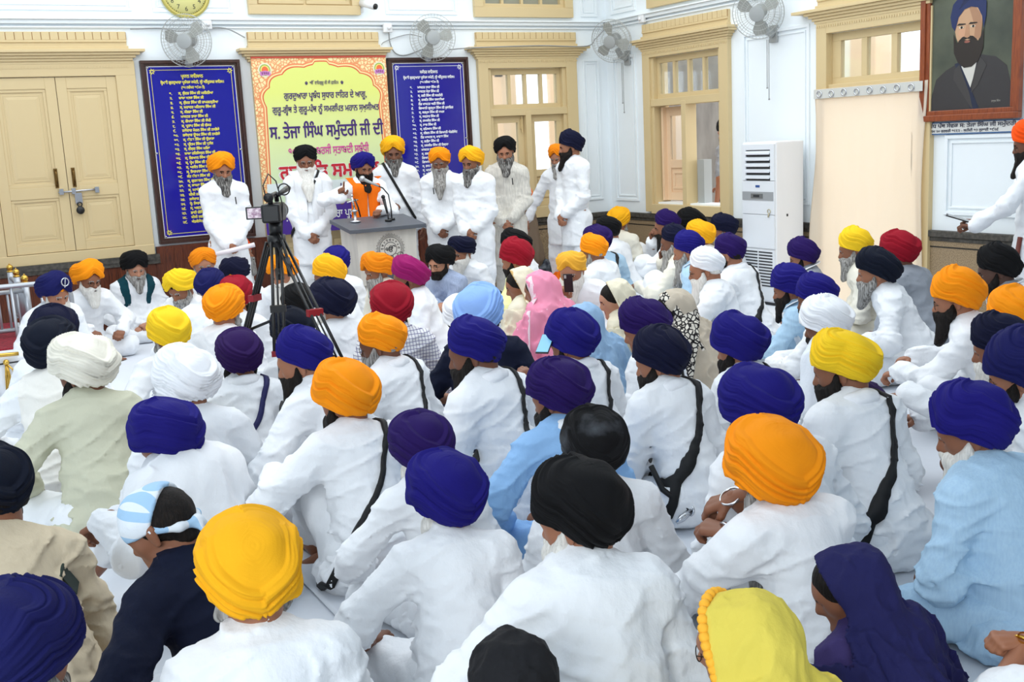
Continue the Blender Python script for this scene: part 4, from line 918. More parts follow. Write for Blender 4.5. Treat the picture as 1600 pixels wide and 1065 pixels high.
# ---------------------------------------------------------------- the banner
BX0, BX1, BZ0, BZ1 = 3.52, 5.115, .92, 2.885
t = empty('banner', (4.32, YB, BZ0)); tag(t, 'yellow and green printed banner with purple and red Gurmukhi lettering behind the speakers', 'banner')
b = MB(); BW.box(b, BX0, BX1, BZ0, BZ1, .156, .160); b.build('sheet', mat('banner_border_print', (246, 226, 170), .5, cells=((232, 150, 96), 26, .05, .16, 'DISTANCE_TO_EDGE')), t)
def grad(name, c0, c1, z0, z1):
    m = mat(name, c0, .45); nt = m.node_tree; g = nt.nodes.new('ShaderNodeNewGeometry'); s = nt.nodes.new('ShaderNodeSeparateXYZ'); r = nt.nodes.new('ShaderNodeMapRange'); mi = nt.nodes.new('ShaderNodeMix'); mi.data_type = 'RGBA'
    nt.links.new(g.outputs['Position'], s.inputs[0]); nt.links.new(s.outputs[2], r.inputs[0]); r.inputs[1].default_value = z0; r.inputs[2].default_value = z1; nt.links.new(r.outputs[0], mi.inputs[0])
    mi.inputs[6].default_value = (*lin(c0), 1); mi.inputs[7].default_value = (*lin(c1), 1); nt.links.new(mi.outputs[2], nt.nodes['Principled BSDF'].inputs['Base Color']); return m
cx = (BX0+BX1)/2; hw = (BX1-BX0)/2-.075
def arch(inset, bumps=7):
    pts = []; zc, hz = 2.34, .475-inset
    ang = np.linspace(0, np.pi, bumps*2*8+1)
    for a in ang:
        sc_ = abs(math.sin(a*bumps)); r = 1-.055*(1-sc_)
        pts.append((cx+(hw-inset)*math.copysign(abs(math.cos(a))**.8, math.cos(a))*r, zc+hz*abs(math.sin(a))**.85*r+(.03 if abs(a-np.pi/2) < .06 else 0)))
    return [(cx+hw-inset, 1.25)]+pts+[(cx-hw+inset, 1.25)]
BW.poly(arch(-.03)[::-1], .160, .1606).build('arch_band', mat('banner_orange', (236, 140, 92), .5), t)
BW.poly(arch(-.012)[::-1], .1606, .1612).build('arch_inner_band', mat('banner_cream', (248, 224, 160), .5), t)
BW.poly(arch(.004)[::-1], .1612, .1618).build('arch_line', mat('banner_red_orange', (222, 96, 60), .5), t)
BW.poly(arch(.018)[::-1], .1618, .1624).build('yellow_field', grad('banner_field', (212, 232, 200), (226, 234, 128), 1.3, 2.5), t)
b = MB(); BW.box(b, BX0, BX1, BZ0, 1.245, .1624, .163); b.build('purple_strip', mat('banner_purple', (76, 44, 150), .45), t)
b = MB(); BW.box(b, BX0+.05, BX1-.05, 1.36, 1.50, .1624, .163); b.build('date_strip', mat('banner_pale', (226, 236, 236), .5), t)
b = MB(); BW.box(b, BX0, BX1, BZ1-.014, BZ1+.004, .150, .168); b.build('top_batten', mat('banner_batten', (190, 70, 50), .5), t)
for xx in (BX0+.145, BX1-.09):
    for r, c, q in ((.078, (236, 230, 200), 0), (.062, (150, 180, 80), 1), (.050, (236, 220, 120), 2)):
        BW.poly([(xx+r*math.cos(a), 2.745+r*math.sin(a)) for a in np.linspace(0, 2*np.pi, 28, endpoint=False)], .1625+q*.0006, .1631+q*.0006).build('corner_roundel', mat('banner_c%d' % q, c, .5), t)
    BW.poly([(xx+.038*math.cos(a), 2.738+.046*max(math.sin(a), -.1)) for a in np.linspace(0, 2*np.pi, 20, endpoint=False)], .1645, .165).build('roundel_dome', mat('banner_dome', (236, 112, 60), .5), t)
    for k in range(-2, 3): BW.poly([(xx+k*.022+.016*math.cos(a), 2.715-.004*abs(k)+.026*math.sin(a)) for a in np.linspace(0, 2*np.pi, 12, endpoint=False)], .1652+.0002*abs(k), .1657).build('roundel_lotus', mat('banner_lotus', (206, 130, 196), .5), t)
PUR = mat('banner_text_purple', (62, 30, 112), .5); MAG = mat('banner_text_magenta', (214, 60, 160), .5); REDT = mat('banner_text_red', (196, 24, 44), .5); WT = WHITEL
O = .1660
write([('☬', cx-.19, 2.575, .055, 'c'), ('ੴ ਵਾਹਿਗੁਰੂ ਜੀ ਕੀ ਫ਼ਤਹਿ॥', cx+.02, 2.58, .05, 'c', .34), ('☬', cx+.235, 2.575, .055, 'c')], BW, O, 'invocation', PUR, t, .015)
write([('ਗੁਰਦੁਆਰਾ ਪ੍ਰਬੰਧ ਸੁਧਾਰ ਲਹਿਰ ਦੇ ਆਗੂ,', cx+.03, 2.425, .098, 'c', .99)], BW, O, 'slogan_line', PUR, t, .025)
write([('ਗੁਰੂ-ਗ੍ਰੰਥ ਤੇ ਗੁਰੂ-ਪੰਥ ਨੂੰ ਸਮਰਪਿਤ ਮਹਾਨ ਸ਼ਖ਼ਸੀਅਤ', cx+.03, 2.275, .098, 'c', 1.28)], BW, O, 'slogan_line', PUR, t, .025)
write([('ਸ. ਤੇਜਾ ਸਿੰਘ ਸਮੁੰਦਰੀ ਜੀ ਦੀ', cx+.02, 1.995, .20, 'c', 1.37)], BW, O, 'name_lettering', PUR, t, .028)
write([('੧੦੦ ਸਾਲਾ ਬਰਸੀ ਸ਼ਤਾਬਦੀ ਸਬੰਧੀ', cx+.02, 1.80, .125, 'c', .97)], BW, O, 'centenary_lettering', MAG, t, .02)
write([('ਗੁਰਮਤਿ ਸਮਾਗਮ', cx+.01, 1.535, .225, 'c', 1.24)], BW, O, 'title_outline', WT, t, .075)
write([('ਗੁਰਮਤਿ ਸਮਾਗਮ', cx+.01, 1.535, .225, 'c', 1.22)], BW, O+.001, 'title_lettering', REDT, t, .045)
write([('16 ਜ', cx+.12, 1.39, .10, 'l')], BW, O, 'date_lettering', PUR, t, .02)
write([(': ਸ਼੍ਰੋਮਣੀ ਗੁਰਦੁਆਰਾ ਪ੍ਰਬੰਧਕ ਕਮੇਟੀ', cx-.56, 1.07, .13, 'l', 1.2)], BW, O, 'strip_lettering', WT, t, .02)

# ---------------------------------------------------------------- portrait and its caption
t = empty('framed_portrait', (XR, 6.52, 1.82)); tag(t, 'large oil portrait of a bearded man in blue turban, in a brown wooden frame', 'picture')
PF = mat('polished_frame', (150, 76, 40), .3, mix=((120, 56, 30), 10, (1, 8, 1), .35, .7))
y0, y1, z0, z1 = 6.01, 7.04, 1.825, 3.04
b = MB(); RW.frame(b, y0, y1, z0, z1, .03, .085, .055); RW.frame(b, y0+.05, y1-.05, z0+.05, z1-.05, .03, .068, .045); b.build('frame', PF, t, bevel=.006)
py0, py1, pz0, pz1 = y0+.09, y1-.09, z0+.09, z1-.09
b = MB(); RW.box(b, py0, py1, pz0, pz1, .03, .045); b.build('painted_ground', mat('portrait_ground', (98, 104, 86), .35, mix=((58, 64, 56), 2.2, (1, 1, 1), .3, .7)), t)
pw, phh = py1-py0, pz1-pz0
def pp(pts, rgb, nm, lay):
    RW.poly([(py1-u*pw, pz1-v*phh) for u, v in pts], .045+lay*.0008, .0457+lay*.0008).build(nm, mat('portrait_'+nm, rgb, .4), t)
ell = lambda cu, cv, ru, rv, a0=0, a1=2*np.pi, n=26: [(cu+ru*math.cos(a), cv+rv*math.sin(a)) for a in np.linspace(a0, a1, n, endpoint=(a1-a0) < 6)]
pp([(-.0, 1), (.03, .86), (.08, .73), (.20, .66), (.34, .61), (.62, .55), (.80, .58), (.93, .66), (.98, .80), (1.0, .92), (1, 1)], (52, 50, 52), 'coat', 1)
pp([(.38, .64), (.47, .61), (.58, .60), (.54, .74), (.50, .84)], (208, 206, 198), 'shirt', 2)
pp([(.31, .61), (.37, .60), (.62, .99), (.52, 1.0)], (26, 36, 62), 'sash', 3)
pp([(.37, .62), (.31, .66), (.30, .74), (.52, .98), (.55, 1), (.50, .86)], (62, 60, 60), 'left_lapel', 4); pp([(.62, .57), (.70, .64), (.60, .80), (.52, .86), (.56, .70)], (60, 58, 58), 'right_lapel', 4)
pp(ell(.47, .30, .165, .20), (196, 156, 122), 'face', 5)
pp([(.29, .36), (.33, .44), (.40, .415), (.46, .425), (.53, .415), (.60, .44), (.655, .34), (.655, .50), (.60, .60), (.52, .645), (.43, .65), (.35, .60), (.30, .52)], (38, 30, 26), 'beard', 6)
pp([(.47, .15), (.55, .16), (.61, .22), (.635, .30), (.62, .42), (.54, .42), (.55, .33), (.52, .26)], (170, 128, 98), 'face_shade', 5.5); pp(ell(.40, .36, .05, .035), (204, 156, 124), 'cheek', 5.6)
pp([(.40, .395), (.46, .385), (.53, .395), (.585, .43), (.53, .425), (.46, .412), (.39, .425), (.345, .43)], (32, 25, 22), 'moustache', 6.5)
pp(ell(.46, .437, .035, .010), (150, 90, 76), 'lip', 7)
pp([(.445, .30), (.475, .30), (.49, .395), (.46, .405), (.425, .395)], (182, 138, 106), 'nose', 7)
for cu in (.385, .525): pp(ell(cu, .315, .030, .010), (206, 192, 172), 'eye', 7); pp(ell(cu+.004, .315, .013, .011), (24, 20, 18), 'iris', 8); pp([(cu-.055, .295), (cu-.03, .28), (cu+.05, .286), (cu+.055, .294), (cu, .297)], (34, 26, 22), 'eyebrow', 8)
pp([(.27, .30), (.25, .22), (.28, .12), (.38, .045), (.50, .03), (.61, .06), (.68, .13), (.68, .24), (.655, .34), (.63, .24), (.58, .17), (.50, .155), (.42, .17), (.35, .23), (.31, .34)], (20, 38, 88), 'turban', 9)
for k in range(4): pp([(.36+.02*k, .165-.026*k), (.47, .10-.018*k), (.60+.015*k, .115-.012*k), (.60+.015*k, .108-.012*k), (.47, .092-.018*k), (.355+.02*k, .158-.026*k)], (14, 27, 66), 'turban_fold', 10)
write([('ਠਾਕੁਰ ਸਿੰਘ', py0+.20, pz0+.055, .022, 'l')], RW, .0475, 'signature', mat('portrait_signature', (170, 170, 160), .5), t)
t = empty('caption_plaque', (XR, 6.55, 1.70)); tag(t, 'narrow white caption board with blue edge and Gurmukhi lines under the portrait', 'sign')
b = MB(); RW.box(b, 6.02, 7.06, 1.705, 1.815, .0, .03); b.build('edging', mat('plaque_blue', (70, 110, 160), .5), t); b = MB(); RW.box(b, 6.028, 7.052, 1.716, 1.806, .03, .033); b.build('board', mat('plaque_white', (222, 224, 222), .5), t)
write([('ਪ੍ਰਸਿੱਧ ਪੰਥ ਸੇਵਕ ਸ: ਤੇਜਾ ਸਿੰਘ ਜੀ ਸਮੁੰਦਰੀ', 7.02, 1.766, .048, 'l', .96), ('ਜਨਮ ੨੦ ਫਰਵਰੀ ੧੮੮੨ - ਸ਼ਹੀਦੀ ੧੭ ਜੁਲਾਈ ੧੯੨੬', 6.97, 1.726, .032, 'l', .74)], RW, .034, 'lettering', mat('plaque_ink', (40, 44, 70), .5), t, .03)

# ---------------------------------------------------------------- things on the walls
t = empty('curtain', (XR, 7.7, 0)); tag(t, 'plain cream curtain with steel eyelets hung across the doorway left of the portrait', 'curtain')
V = []; nu_, nv_ = 90, 40
for j in range(nv_):
    z = 2.20-(2.20-.02)*j/(nv_-1)
    for i in range(nu_):
        u = i/(nu_-1); y = 8.37-1.40*u+(-.02*math.sin(3*z) if u > .9 else 0)
        edge = math.exp(-(u/.07)**2)+.6*math.exp(-((1-u)/.06)**2)
        o_ = .085+.012*math.sin(u*40)*min(1, j/8)*(.35+edge)+.02*edge*math.sin(z*3+u*30)+.018*math.sin(u*9+1)*(j/nv_)
        V.append(RW.p(y+(.03*edge*math.sin(z*2.5)), z, o_))
F = [(j*nu_+i, (j+1)*nu_+i, (j+1)*nu_+i+1, j*nu_+i+1) for j in range(nv_-1) for i in range(nu_-1)]
CURT = mat('curtain_cloth', (252, 240, 222), .85, bump=(10, (1, 1, .15), .006))
nt = CURT.node_tree; tr = nt.nodes.new('ShaderNodeBsdfTranslucent'); tr.inputs[0].default_value = (1, .93, .82, 1); mx = nt.nodes.new('ShaderNodeMixShader'); mx.inputs[0].default_value = .45
nt.links.new(nt.nodes['Principled BSDF'].outputs[0], mx.inputs[1]); nt.links.new(tr.outputs[0], mx.inputs[2]); nt.links.new(mx.outputs[0], nt.nodes['Material Output'].inputs[0])
def inroom(o, t): o.parent = t; o.matrix_parent_inverse = Matrix.Translation(t.location).inverted(); return o
o = inroom(mesh_obj('cloth', V, np.array(F), CURT), t); m_ = o.modifiers.new('thickness', 'SOLIDIFY'); m_.thickness = .004
b = MB(); RW.box(b, 6.98, 8.34, 2.105, 2.195, .104, .108); b.build('heading_band', mat('curtain_heading', (206, 206, 200), .8), t)
for i in range(8): mb = MB(); mb.ring(RW.p(8.26-.165*i, 2.15-.006*(i % 2), .110), .030, .008, (1, 0, 0), 20, 8); mb.build('eyelet', STEEL, t)

def local(t):
    """build parts in the thing's own frame"""
    def add(mb, nm, m, bevel=0.0):
        o = _build(mb, nm, m, None, bevel); o.parent = t; return o
    return add
def wall_fan(a, z, wl, aim, label, spin=.3, cords=False):
    base = wl.p(a, z, 0); t = empty('wall_fan', base, 0 if wl.w == 'b' else -math.pi/2); tag(t, label, 'fan', 'wall fans'); A = local(t)
    b = MB().box(-.06, .06, -.03, 0, -.09, .09); b.tube([(0, -.03, 0), (0, -.12, .03), (0, -.17, .12)], [.045, .04, .035], 12); A(b, 'wall_bracket', GREYP, .01)
    n = unit(aim); c = np.array([0, -.20, .235]); X = unit(np.cross(n, (0, 0, 1))); Y = np.cross(X, n)
    b = MB(); b.tube([c-n*.10, c-n*.02, c+n*.04], [.045, .075, .06], 16); A(b, 'motor_housing', GREYP)
    hub = c+n*.10
    b = MB()
    for k in range(3):
        a0 = spin+k*2*np.pi/3; pts = []; ring0, ring1 = [], []
        for r in (.05, .12, .19, .235):
            for s, lst in ((-1, ring0), (1, ring1)): ang = a0+s*(.40-.2*(r > .2)); lst.append(hub+r*(math.cos(ang)*X+math.sin(ang)*Y)+n*s*.018)
        V = ring0+ring1; V2 = [v+n*.003 for v in V]; m = len(ring0); F = [(i, i+1, m+i+1, m+i) for i in range(m-1)]
        b.add(V, F, True); b.add(V2, [q[::-1] for q in F], True)
    A(b, 'blades', BLADE)
    b = MB(); R = .27
    for rr, d in ((R, .0), (R*.995, .02), (R*.85, .045), (R*.65, .06), (R*.45, .068), (R*.30, .072)): b.ring(hub+n*d, rr, .0026, n, 44, 5)
    for rr, d in ((R*.85, -.05), (R*.6, -.075), (R*.35, -.085)): b.ring(hub+n*d, rr, .0028, n, 40, 5)
    for k in range(44):
        ang = 2*np.pi*k/44; d = math.cos(ang)*X+math.sin(ang)*Y
        b.tube([hub+d*.075+n*.074, hub+d*R*.65+n*.06, hub+d*R*.9+n*.04, hub+d*R], .0014, 4, False); b.tube([hub+d*.06-n*.088, hub+d*R*.6-n*.075, hub+d*R*.9-n*.045, hub+d*R], .0012, 4, False)
    A(b, 'cage', WIRE)
    b = MB(); b.cyl(hub+n*.066, hub+n*.082, .078, 24); A(b, 'cage_badge', GREYP, .003)
    if cords:
        for dx, l in ((-.012, .50), (.016, .62)):
            b = MB(); b.tube([(dx, -.10, -.06), (dx, -.10, -.06-l)], .004, 6); b.ball((dx, -.10, -.06-l), .010, 8, 6); A(b, 'pull_cord', CABLE)
    return t
wall_fan(2.87, 2.83, BW, (-.65, -1, -.18), 'grey wall fan turned sideways above the board with yellow names')
wall_fan(5.70, 2.85, BW, (-.30, -1, -.10), 'grey wall fan above the board with white names', .9)
wall_fan(11.71, 2.80, RW, (.55, -.90, -.30), 'grey wall fan with hanging pull cords near the corner of the room', 1.4, True)
wall_fan(9.02, 2.82, RW, (.62, -.85, -.28), 'grey wall fan with hanging pull cords above the tall air conditioner', .5, True)
# clock
t = empty('wall_clock', (2.91, YB, 3.57)); tag(t, 'round pale yellow wall clock with black numerals, cut by the top edge', 'clock'); A = local(t)
b = MB(); b.ring((0, -.03, 0), .245, .022, (0, 1, 0), 48, 8); A(b, 'rim', mat('clock_rim', (190, 178, 96), .3, .3))
b = MB(); b.cyl((0, -.005, 0), (0, -.028, 0), .245, 48); A(b, 'dial', mat('clock_dial', (240, 234, 160), .5))
NUMC = mat('clock_black', (20, 20, 20), .5); b = MB(); tk = MB()
for k in range(12):
    th = 2*np.pi*(k+1)/12; V, F = _tm(str(k+1)); V = (V-(V.min(0)+V.max(0))/2)*.068; x, z = .165*math.sin(th), .165*math.cos(th); b.add([(x+q[0], -.0290, z+q[1]) for q in V], F)
for k in range(60):
    th = 2*np.pi*k/60; d = np.array([math.sin(th), 0, math.cos(th)]); tk.tube([d*.212+np.array([0, -.0295, 0]), d*.222+np.array([0, -.0295, 0])], .0022 if k % 5 else .004, 5)
A(b, 'numerals', NUMC); A(tk, 'minute_marks', NUMC)
b = MB(); b.tube([(0, -.034, 0), (.02, -.034, .12)], .006, 6); b.tube([(0, -.036, 0), (-.14, -.036, .10)], .004, 6); A(b, 'hands', NUMC)
# security camera, sockets, cables
t = empty('security_camera', (4.90, YB, 3.44)); tag(t, 'small white bullet security camera above the banner', 'camera'); A = local(t)
b = MB().box(-.04, .04, -.02, 0, -.05, .05); b.tube([(0, -.02, 0), (.03, -.09, .02)], .014, 8); A(b, 'bracket', WHITEM)
b = MB(); b.tube([(.0, -.06, .05), (.10, -.22, -.01)], .040, 14); A(b, 'housing', WHITEM); b = MB(); b.cyl((.098, -.215, -.008), (.108, -.236, -.014), .033, 14); A(b, 'lens', BLACKP)
for (x, z, wl, lb) in ((5.21, 3.21, BW, 'small white socket box on the string course right of the banner'), (3.10, 3.24, BW, 'small white junction box beside the fan under the clock'), (11.32, 3.24, RW, 'white junction box at the left end of the right-hand string course')):
    t = empty('socket_box', wl.p(x, z, 0)); tag(t, lb, 'socket', 'socket boxes on the wall'); b = MB(); wl.box(b, x-.055, x+.055, z-.05, z+.05, .03, .075); b.build('back_box', WHITEM, t, bevel=.008)
    b = MB(); b.cyl(wl.p(x+.01, z, .07), wl.p(x+.01, z, .10), .022, 12); b.build('plug', WHITEM, t)
def cable(pts, wl, label, r=.007):
    P = [np.array(wl.p(*q)) for q in pts]; n = 12; Q = []
    for i in range(len(P)-1):
        p0, p1, p2, p3 = P[max(i-1, 0)], P[i], P[i+1], P[min(i+2, len(P)-1)]
        for k in range(n): s = k/n; Q.append(.5*((2*p1)+(-p0+p2)*s+(2*p0-5*p1+4*p2-p3)*s*s+(-p0+3*p1-3*p2+p3)*s**3))
    Q.append(P[-1]); o = _build(MB().tube(Q, r, 6), 'cable', CABLE); tag(o, label, 'cable', 'loose cables on the walls'); return o
cable([(5.22, 3.16, .06), (5.24, 3.04, .03), (5.30, 2.93, .02), (5.42, 2.90, .02), (5.60, 2.95, .04), (5.68, 3.0, .16)], BW, 'thin grey cable looping from the socket box to the fan above the white-lettered board')
cable([(2.30, 3.19, .06), (2.6, 3.20, .06), (2.80, 3.17, .06), (3.05, 3.20, .06), (3.3, 3.2, .06), (3.50, 3.10, .08)], BW, 'grey cable drooping along the string course behind the leftmost fan')
cable([(6.0, 2.96, .03), (6.3, 2.97, .16), (7.2, 2.99, .16), (7.9, 2.98, .16), (8.1, 3.08, .1), (8.27, 3.20, .06)], BW, 'grey cable lying along the cornice of the back window')
cable([(5.12, 3.02, .06), (5.16, 3.05, .03), (5.3, 3.10, .03), (5.5, 3.14, .03), (5.62, 3.10, .1)], BW, 'short grey cable from the banner frieze to the fan right of the banner', .005)
# tall air conditioner
ac = at(1165, 470, 1); q0 = on_plane(1163, 468, 2, 0.0)
ax1, ay0, ay1 = 7.80, 8.46, 8.97
t = empty('air_conditioner', (ax1, (ay0+ay1)/2, 0)); tag(t, 'tall white floor-standing air conditioner with louvres against the right wall', 'air conditioner'); A = local(t)
hw_ = (ay1-ay0)/2; HA = 1.70; ACM = mat('ac_white', (232, 237, 243), .3); ACD = mat('ac_dark', (40, 42, 46), .5)
A(MB().box(.02, .40, -hw_, hw_, .03, HA), 'cabinet', mat('ac_side', (246, 247, 249), .35), .012); A(MB().box(.03, .39, -hw_+.02, hw_-.02, 0, .03), 'plinth', ACD)
A(MB().box(0, .02, -hw_+.01, hw_-.01, .05, .585).box(0, .02, -hw_+.01, hw_-.01, .60, .95), 'lower_panel', ACM, .004); A(MB().box(0, .02, -hw_+.01, hw_-.01, .955, 1.30), 'middle_panel', ACM, .004)
A(MB().box(.0, .02, -hw_+.01, -hw_+.07, 1.305, HA-.02).box(0, .02, hw_-.07, hw_-.01, 1.305, HA-.02).box(0, .02, -hw_+.07, hw_-.07, HA-.08, HA-.02), 'outlet_frame', ACM, .004)
A(MB().box(.012, .022, -hw_+.07, hw_-.07, 1.305, HA-.08), 'outlet_cavity', ACD)
for k in range(5): A(MB().hexa([(-.012, -hw_+.07, 1.325+k*.062), (-.012, hw_-.07, 1.325+k*.062), (.012, hw_-.07, 1.345+k*.062), (.012, -hw_+.07, 1.345+k*.062)], [(-.012, -hw_+.07, 1.345+k*.062), (-.012, hw_-.07, 1.345+k*.062), (.012, hw_-.07, 1.362+k*.062), (.012, -hw_+.07, 1.362+k*.062)]), 'louvre', ACM)
b = MB()
for k in range(12): b.box(-.003, .001, -hw_+.04, -.01, .20+k*.032, .214+k*.032).box(-.003, .001, .01, hw_-.04, .20+k*.032, .214+k*.032)
A(b, 'intake_slots', ACD)
A(MB().box(-.004, .001, -hw_+.02, hw_-.02, 1.10, 1.19), 'control_strip', mat('ac_strip', (160, 164, 168), .35)); A(MB().box(-.007, -.004, -.08, .10, 1.12, 1.17), 'display', mat('ac_display', (110, 112, 112), .3)); A(MB().box(-.009, -.006, -.03, .06, 1.135, 1.158), 'display_window', ACD)
A(MB().box(-.004, .001, -.03, .03, 1.235, 1.258), 'badge', mat('ac_badge', (40, 80, 150), .4)); A(MB().box(.16, .18, -hw_-.004, -hw_+.001, .93, .955), 'side_latch', ACD)
b = MB(); b.ring((-.008, -hw_+.08, .99), .022, .004, (1, 0, 0), 16, 5); b.tube([(-.008, -hw_+.08, .97), (-.010, -hw_+.09, .93)], .008, 6); A(b, 'key_ring', mat('twine', (190, 180, 150), .7))

# ---------------------------------------------------------------- lectern and what stands on it
LC = on_plane(560, 380, 1, 10.20); lx0 = LC[0]; LW = .62
t = empty('lectern', (lx0+LW/2, 10.37, 0)); tag(t, 'pale wood lectern with dark grey top and base and a round black emblem', 'lectern'); A = local(t); g = LW/2
PALEW = mat('pale_laminate', (226, 220, 210), .45, mix=((208, 202, 192), 10, (1, 1, .15), .35, .7)); DGREY = mat('dark_grey_laminate', (88, 92, 100), .45)
A(MB().hexa([(-g, -.17, .48), (g, -.17, .48), (g, .28, .48), (-g, .28, .48)], [(-g-.02, -.17, 1.03), (g+.02, -.17, 1.03), (g+.02, .28, 1.10), (-g-.02, .28, 1.10)]), 'upper_body', PALEW, .004)
A(MB().hexa([(-g, -.15, 0), (g, -.15, 0), (g, .27, 0), (-g, .27, 0)], [(-g, -.15, .48), (g, -.15, .48), (g, .27, .48), (-g, .27, .48)]), 'pedestal_side', PALEW, .004)
A(MB().box(-g+.10, g+.035, -.19, .20, 0, .61), 'dark_pedestal', DGREY, .004)
A(MB().hexa([(-g-.11, -.25, 1.02), (g+.10, -.25, 1.02), (g+.10, .32, 1.10), (-g-.11, .32, 1.10)], [(-g-.11, -.25, 1.06), (g+.10, -.25, 1.06), (g+.10, .32, 1.14), (-g-.11, .32, 1.14)]), 'top_slab', DGREY, .004)
b = MB(); ec = np.array([.03, -.173, .83]); INK = mat('emblem_ink', (40, 38, 38), .5)
pt = lambda r, a: ec+np.array([r*math.sin(a), 0, r*math.cos(a)])
for r in (.118, .068): b.ring(ec, r, .0022, (0, 1, 0), 48, 5)
for k in range(44):
    a = -2.2+4.4*k/43; b.tube([pt(.125, a), pt(.150+.008*(k % 2), a)], .0018, 4)
for k in range(-2, 3):                                              # petals round the lower half
    c = ec+np.array([k*.052, 0, -.085+.010*abs(k)-.012*(k == 0)])
    b.tube([c+np.array([.030*math.sin(q), 0, .030*math.cos(q)*(1.25 if math.cos(q) < 0 else .8)]) for q in np.linspace(0, 2*np.pi, 17)], .0022, 4)
    b.tube([c+np.array([-.026, 0, -.02]), c+np.array([0, 0, -.048]), c+np.array([.026, 0, -.02])], .002, 4)
b.tube([ec+np.array([-.055, 0, -.165]), ec+np.array([-.02, 0, -.172]), ec+np.array([.055, 0, -.165]), ec+np.array([.05, 0, -.19]), ec+np.array([0, 0, -.205]), ec+np.array([-.055, 0, -.195]), ec+np.array([-.055, 0, -.165])], .002, 4)
def flat_text(mb, s, c, size, wd=None, rot=0.0):
    V, F = text_shape(s, .02); V = V-(V.min(0)+V.max(0))/2; k = wd/np.ptp(V[:, 0]) if wd else size; V = V*np.array([k, size]); cr, sr = math.cos(rot), math.sin(rot)
    mb.add([(c[0]+q[0]*cr+q[1]*sr, c[1]-.0006-.0002*(i % 3), c[2]-q[0]*sr+q[1]*cr) for i, q in enumerate(V)], F)
flat_text(b, 'ੴ', ec+np.array([0, 0, .0]), .075)
for i, s in enumerate(['ਸ਼੍ਰੋ', 'ਗੁ', 'ਰ', 'ਪ੍ਰ', 'ਬੰ', 'ਧ', 'ਕ', 'ਮੇ', 'ਟੀ']): a = -1.5+3.0*i/8; flat_text(b, s, pt(.092, a), .026, None, a)
flat_text(b, 'ਸ੍ਰੀ ਅੰਮ੍ਰਿਤਸਰ', ec+np.array([0, 0, -.181]), .022, .09)
A(b, 'emblem', INK)
top = lambda x, y: np.array([lx0+g+x, 10.37+y, 1.06+(y+.25)/.57*.08])
def mic(p0, pts, head, label, hm):
    t = empty('microphone', p0); tag(t, label, 'microphone', 'microphones on the lectern'); A = local(t); b = MB(); b.cyl((0, 0, 0), (0, 0, .02), .035, 16); A(b, 'base', BLACKP); b = MB(); b.tube([(0, 0, .01)]+pts, .007, 8); A(b, 'gooseneck', BLACKP)
    e = np.array(pts[-1]); d = unit(e-np.array(pts[-2])); b = MB(); b.tube([e-d*.02, e+d*.06, e+d*.14], [.010, .014, .018], 12); A(b, 'handle', hm); b = MB(); b.ball(e+d*.165, head, 12, 10); A(b, 'grille', mat('mic_grille', (186, 188, 190), .35, .7) if hm is not BLACKP else BLACKP)
mic(top(.16, .05), [(0, .0, .12), (-.01, .02, .26), (-.05, .06, .33), (-.10, .09, .36)], .032, 'microphone with silver ball head bent towards the speaker', GREYP)
mic(top(.10, .0), [(0, 0, .06), (0, .02, .10)], .022, 'short upright black microphone on the right half of the lectern', BLACKP)
t = empty('trophy_stand', top(-.22, .10)); tag(t, 'small silver ornament with black ribbon on the lectern in front of the speaker', 'ornament'); A = local(t)
b = MB(); b.tube([(0, 0, 0), (0, 0, .012), (0, 0, .02), (0, 0, .10), (0, 0, .115), (0, 0, .13)], [.055, .055, .016, .014, .04, .012], 16); b.tube([(0, 0, .13), (-.02, 0, .26)], .010, 8); b.tube([(-.075, 0, .205), (.045, 0, .225)], .008, 8); b.ball((-.02, 0, .27), .016, 10, 8); A(b, 'stand', STEEL); b = MB(); b.tube([(.0, -.02, .24), (.03, -.025, .15), (.05, -.02, .05)], .008, 6); A(b, 'ribbon', BLACKP)

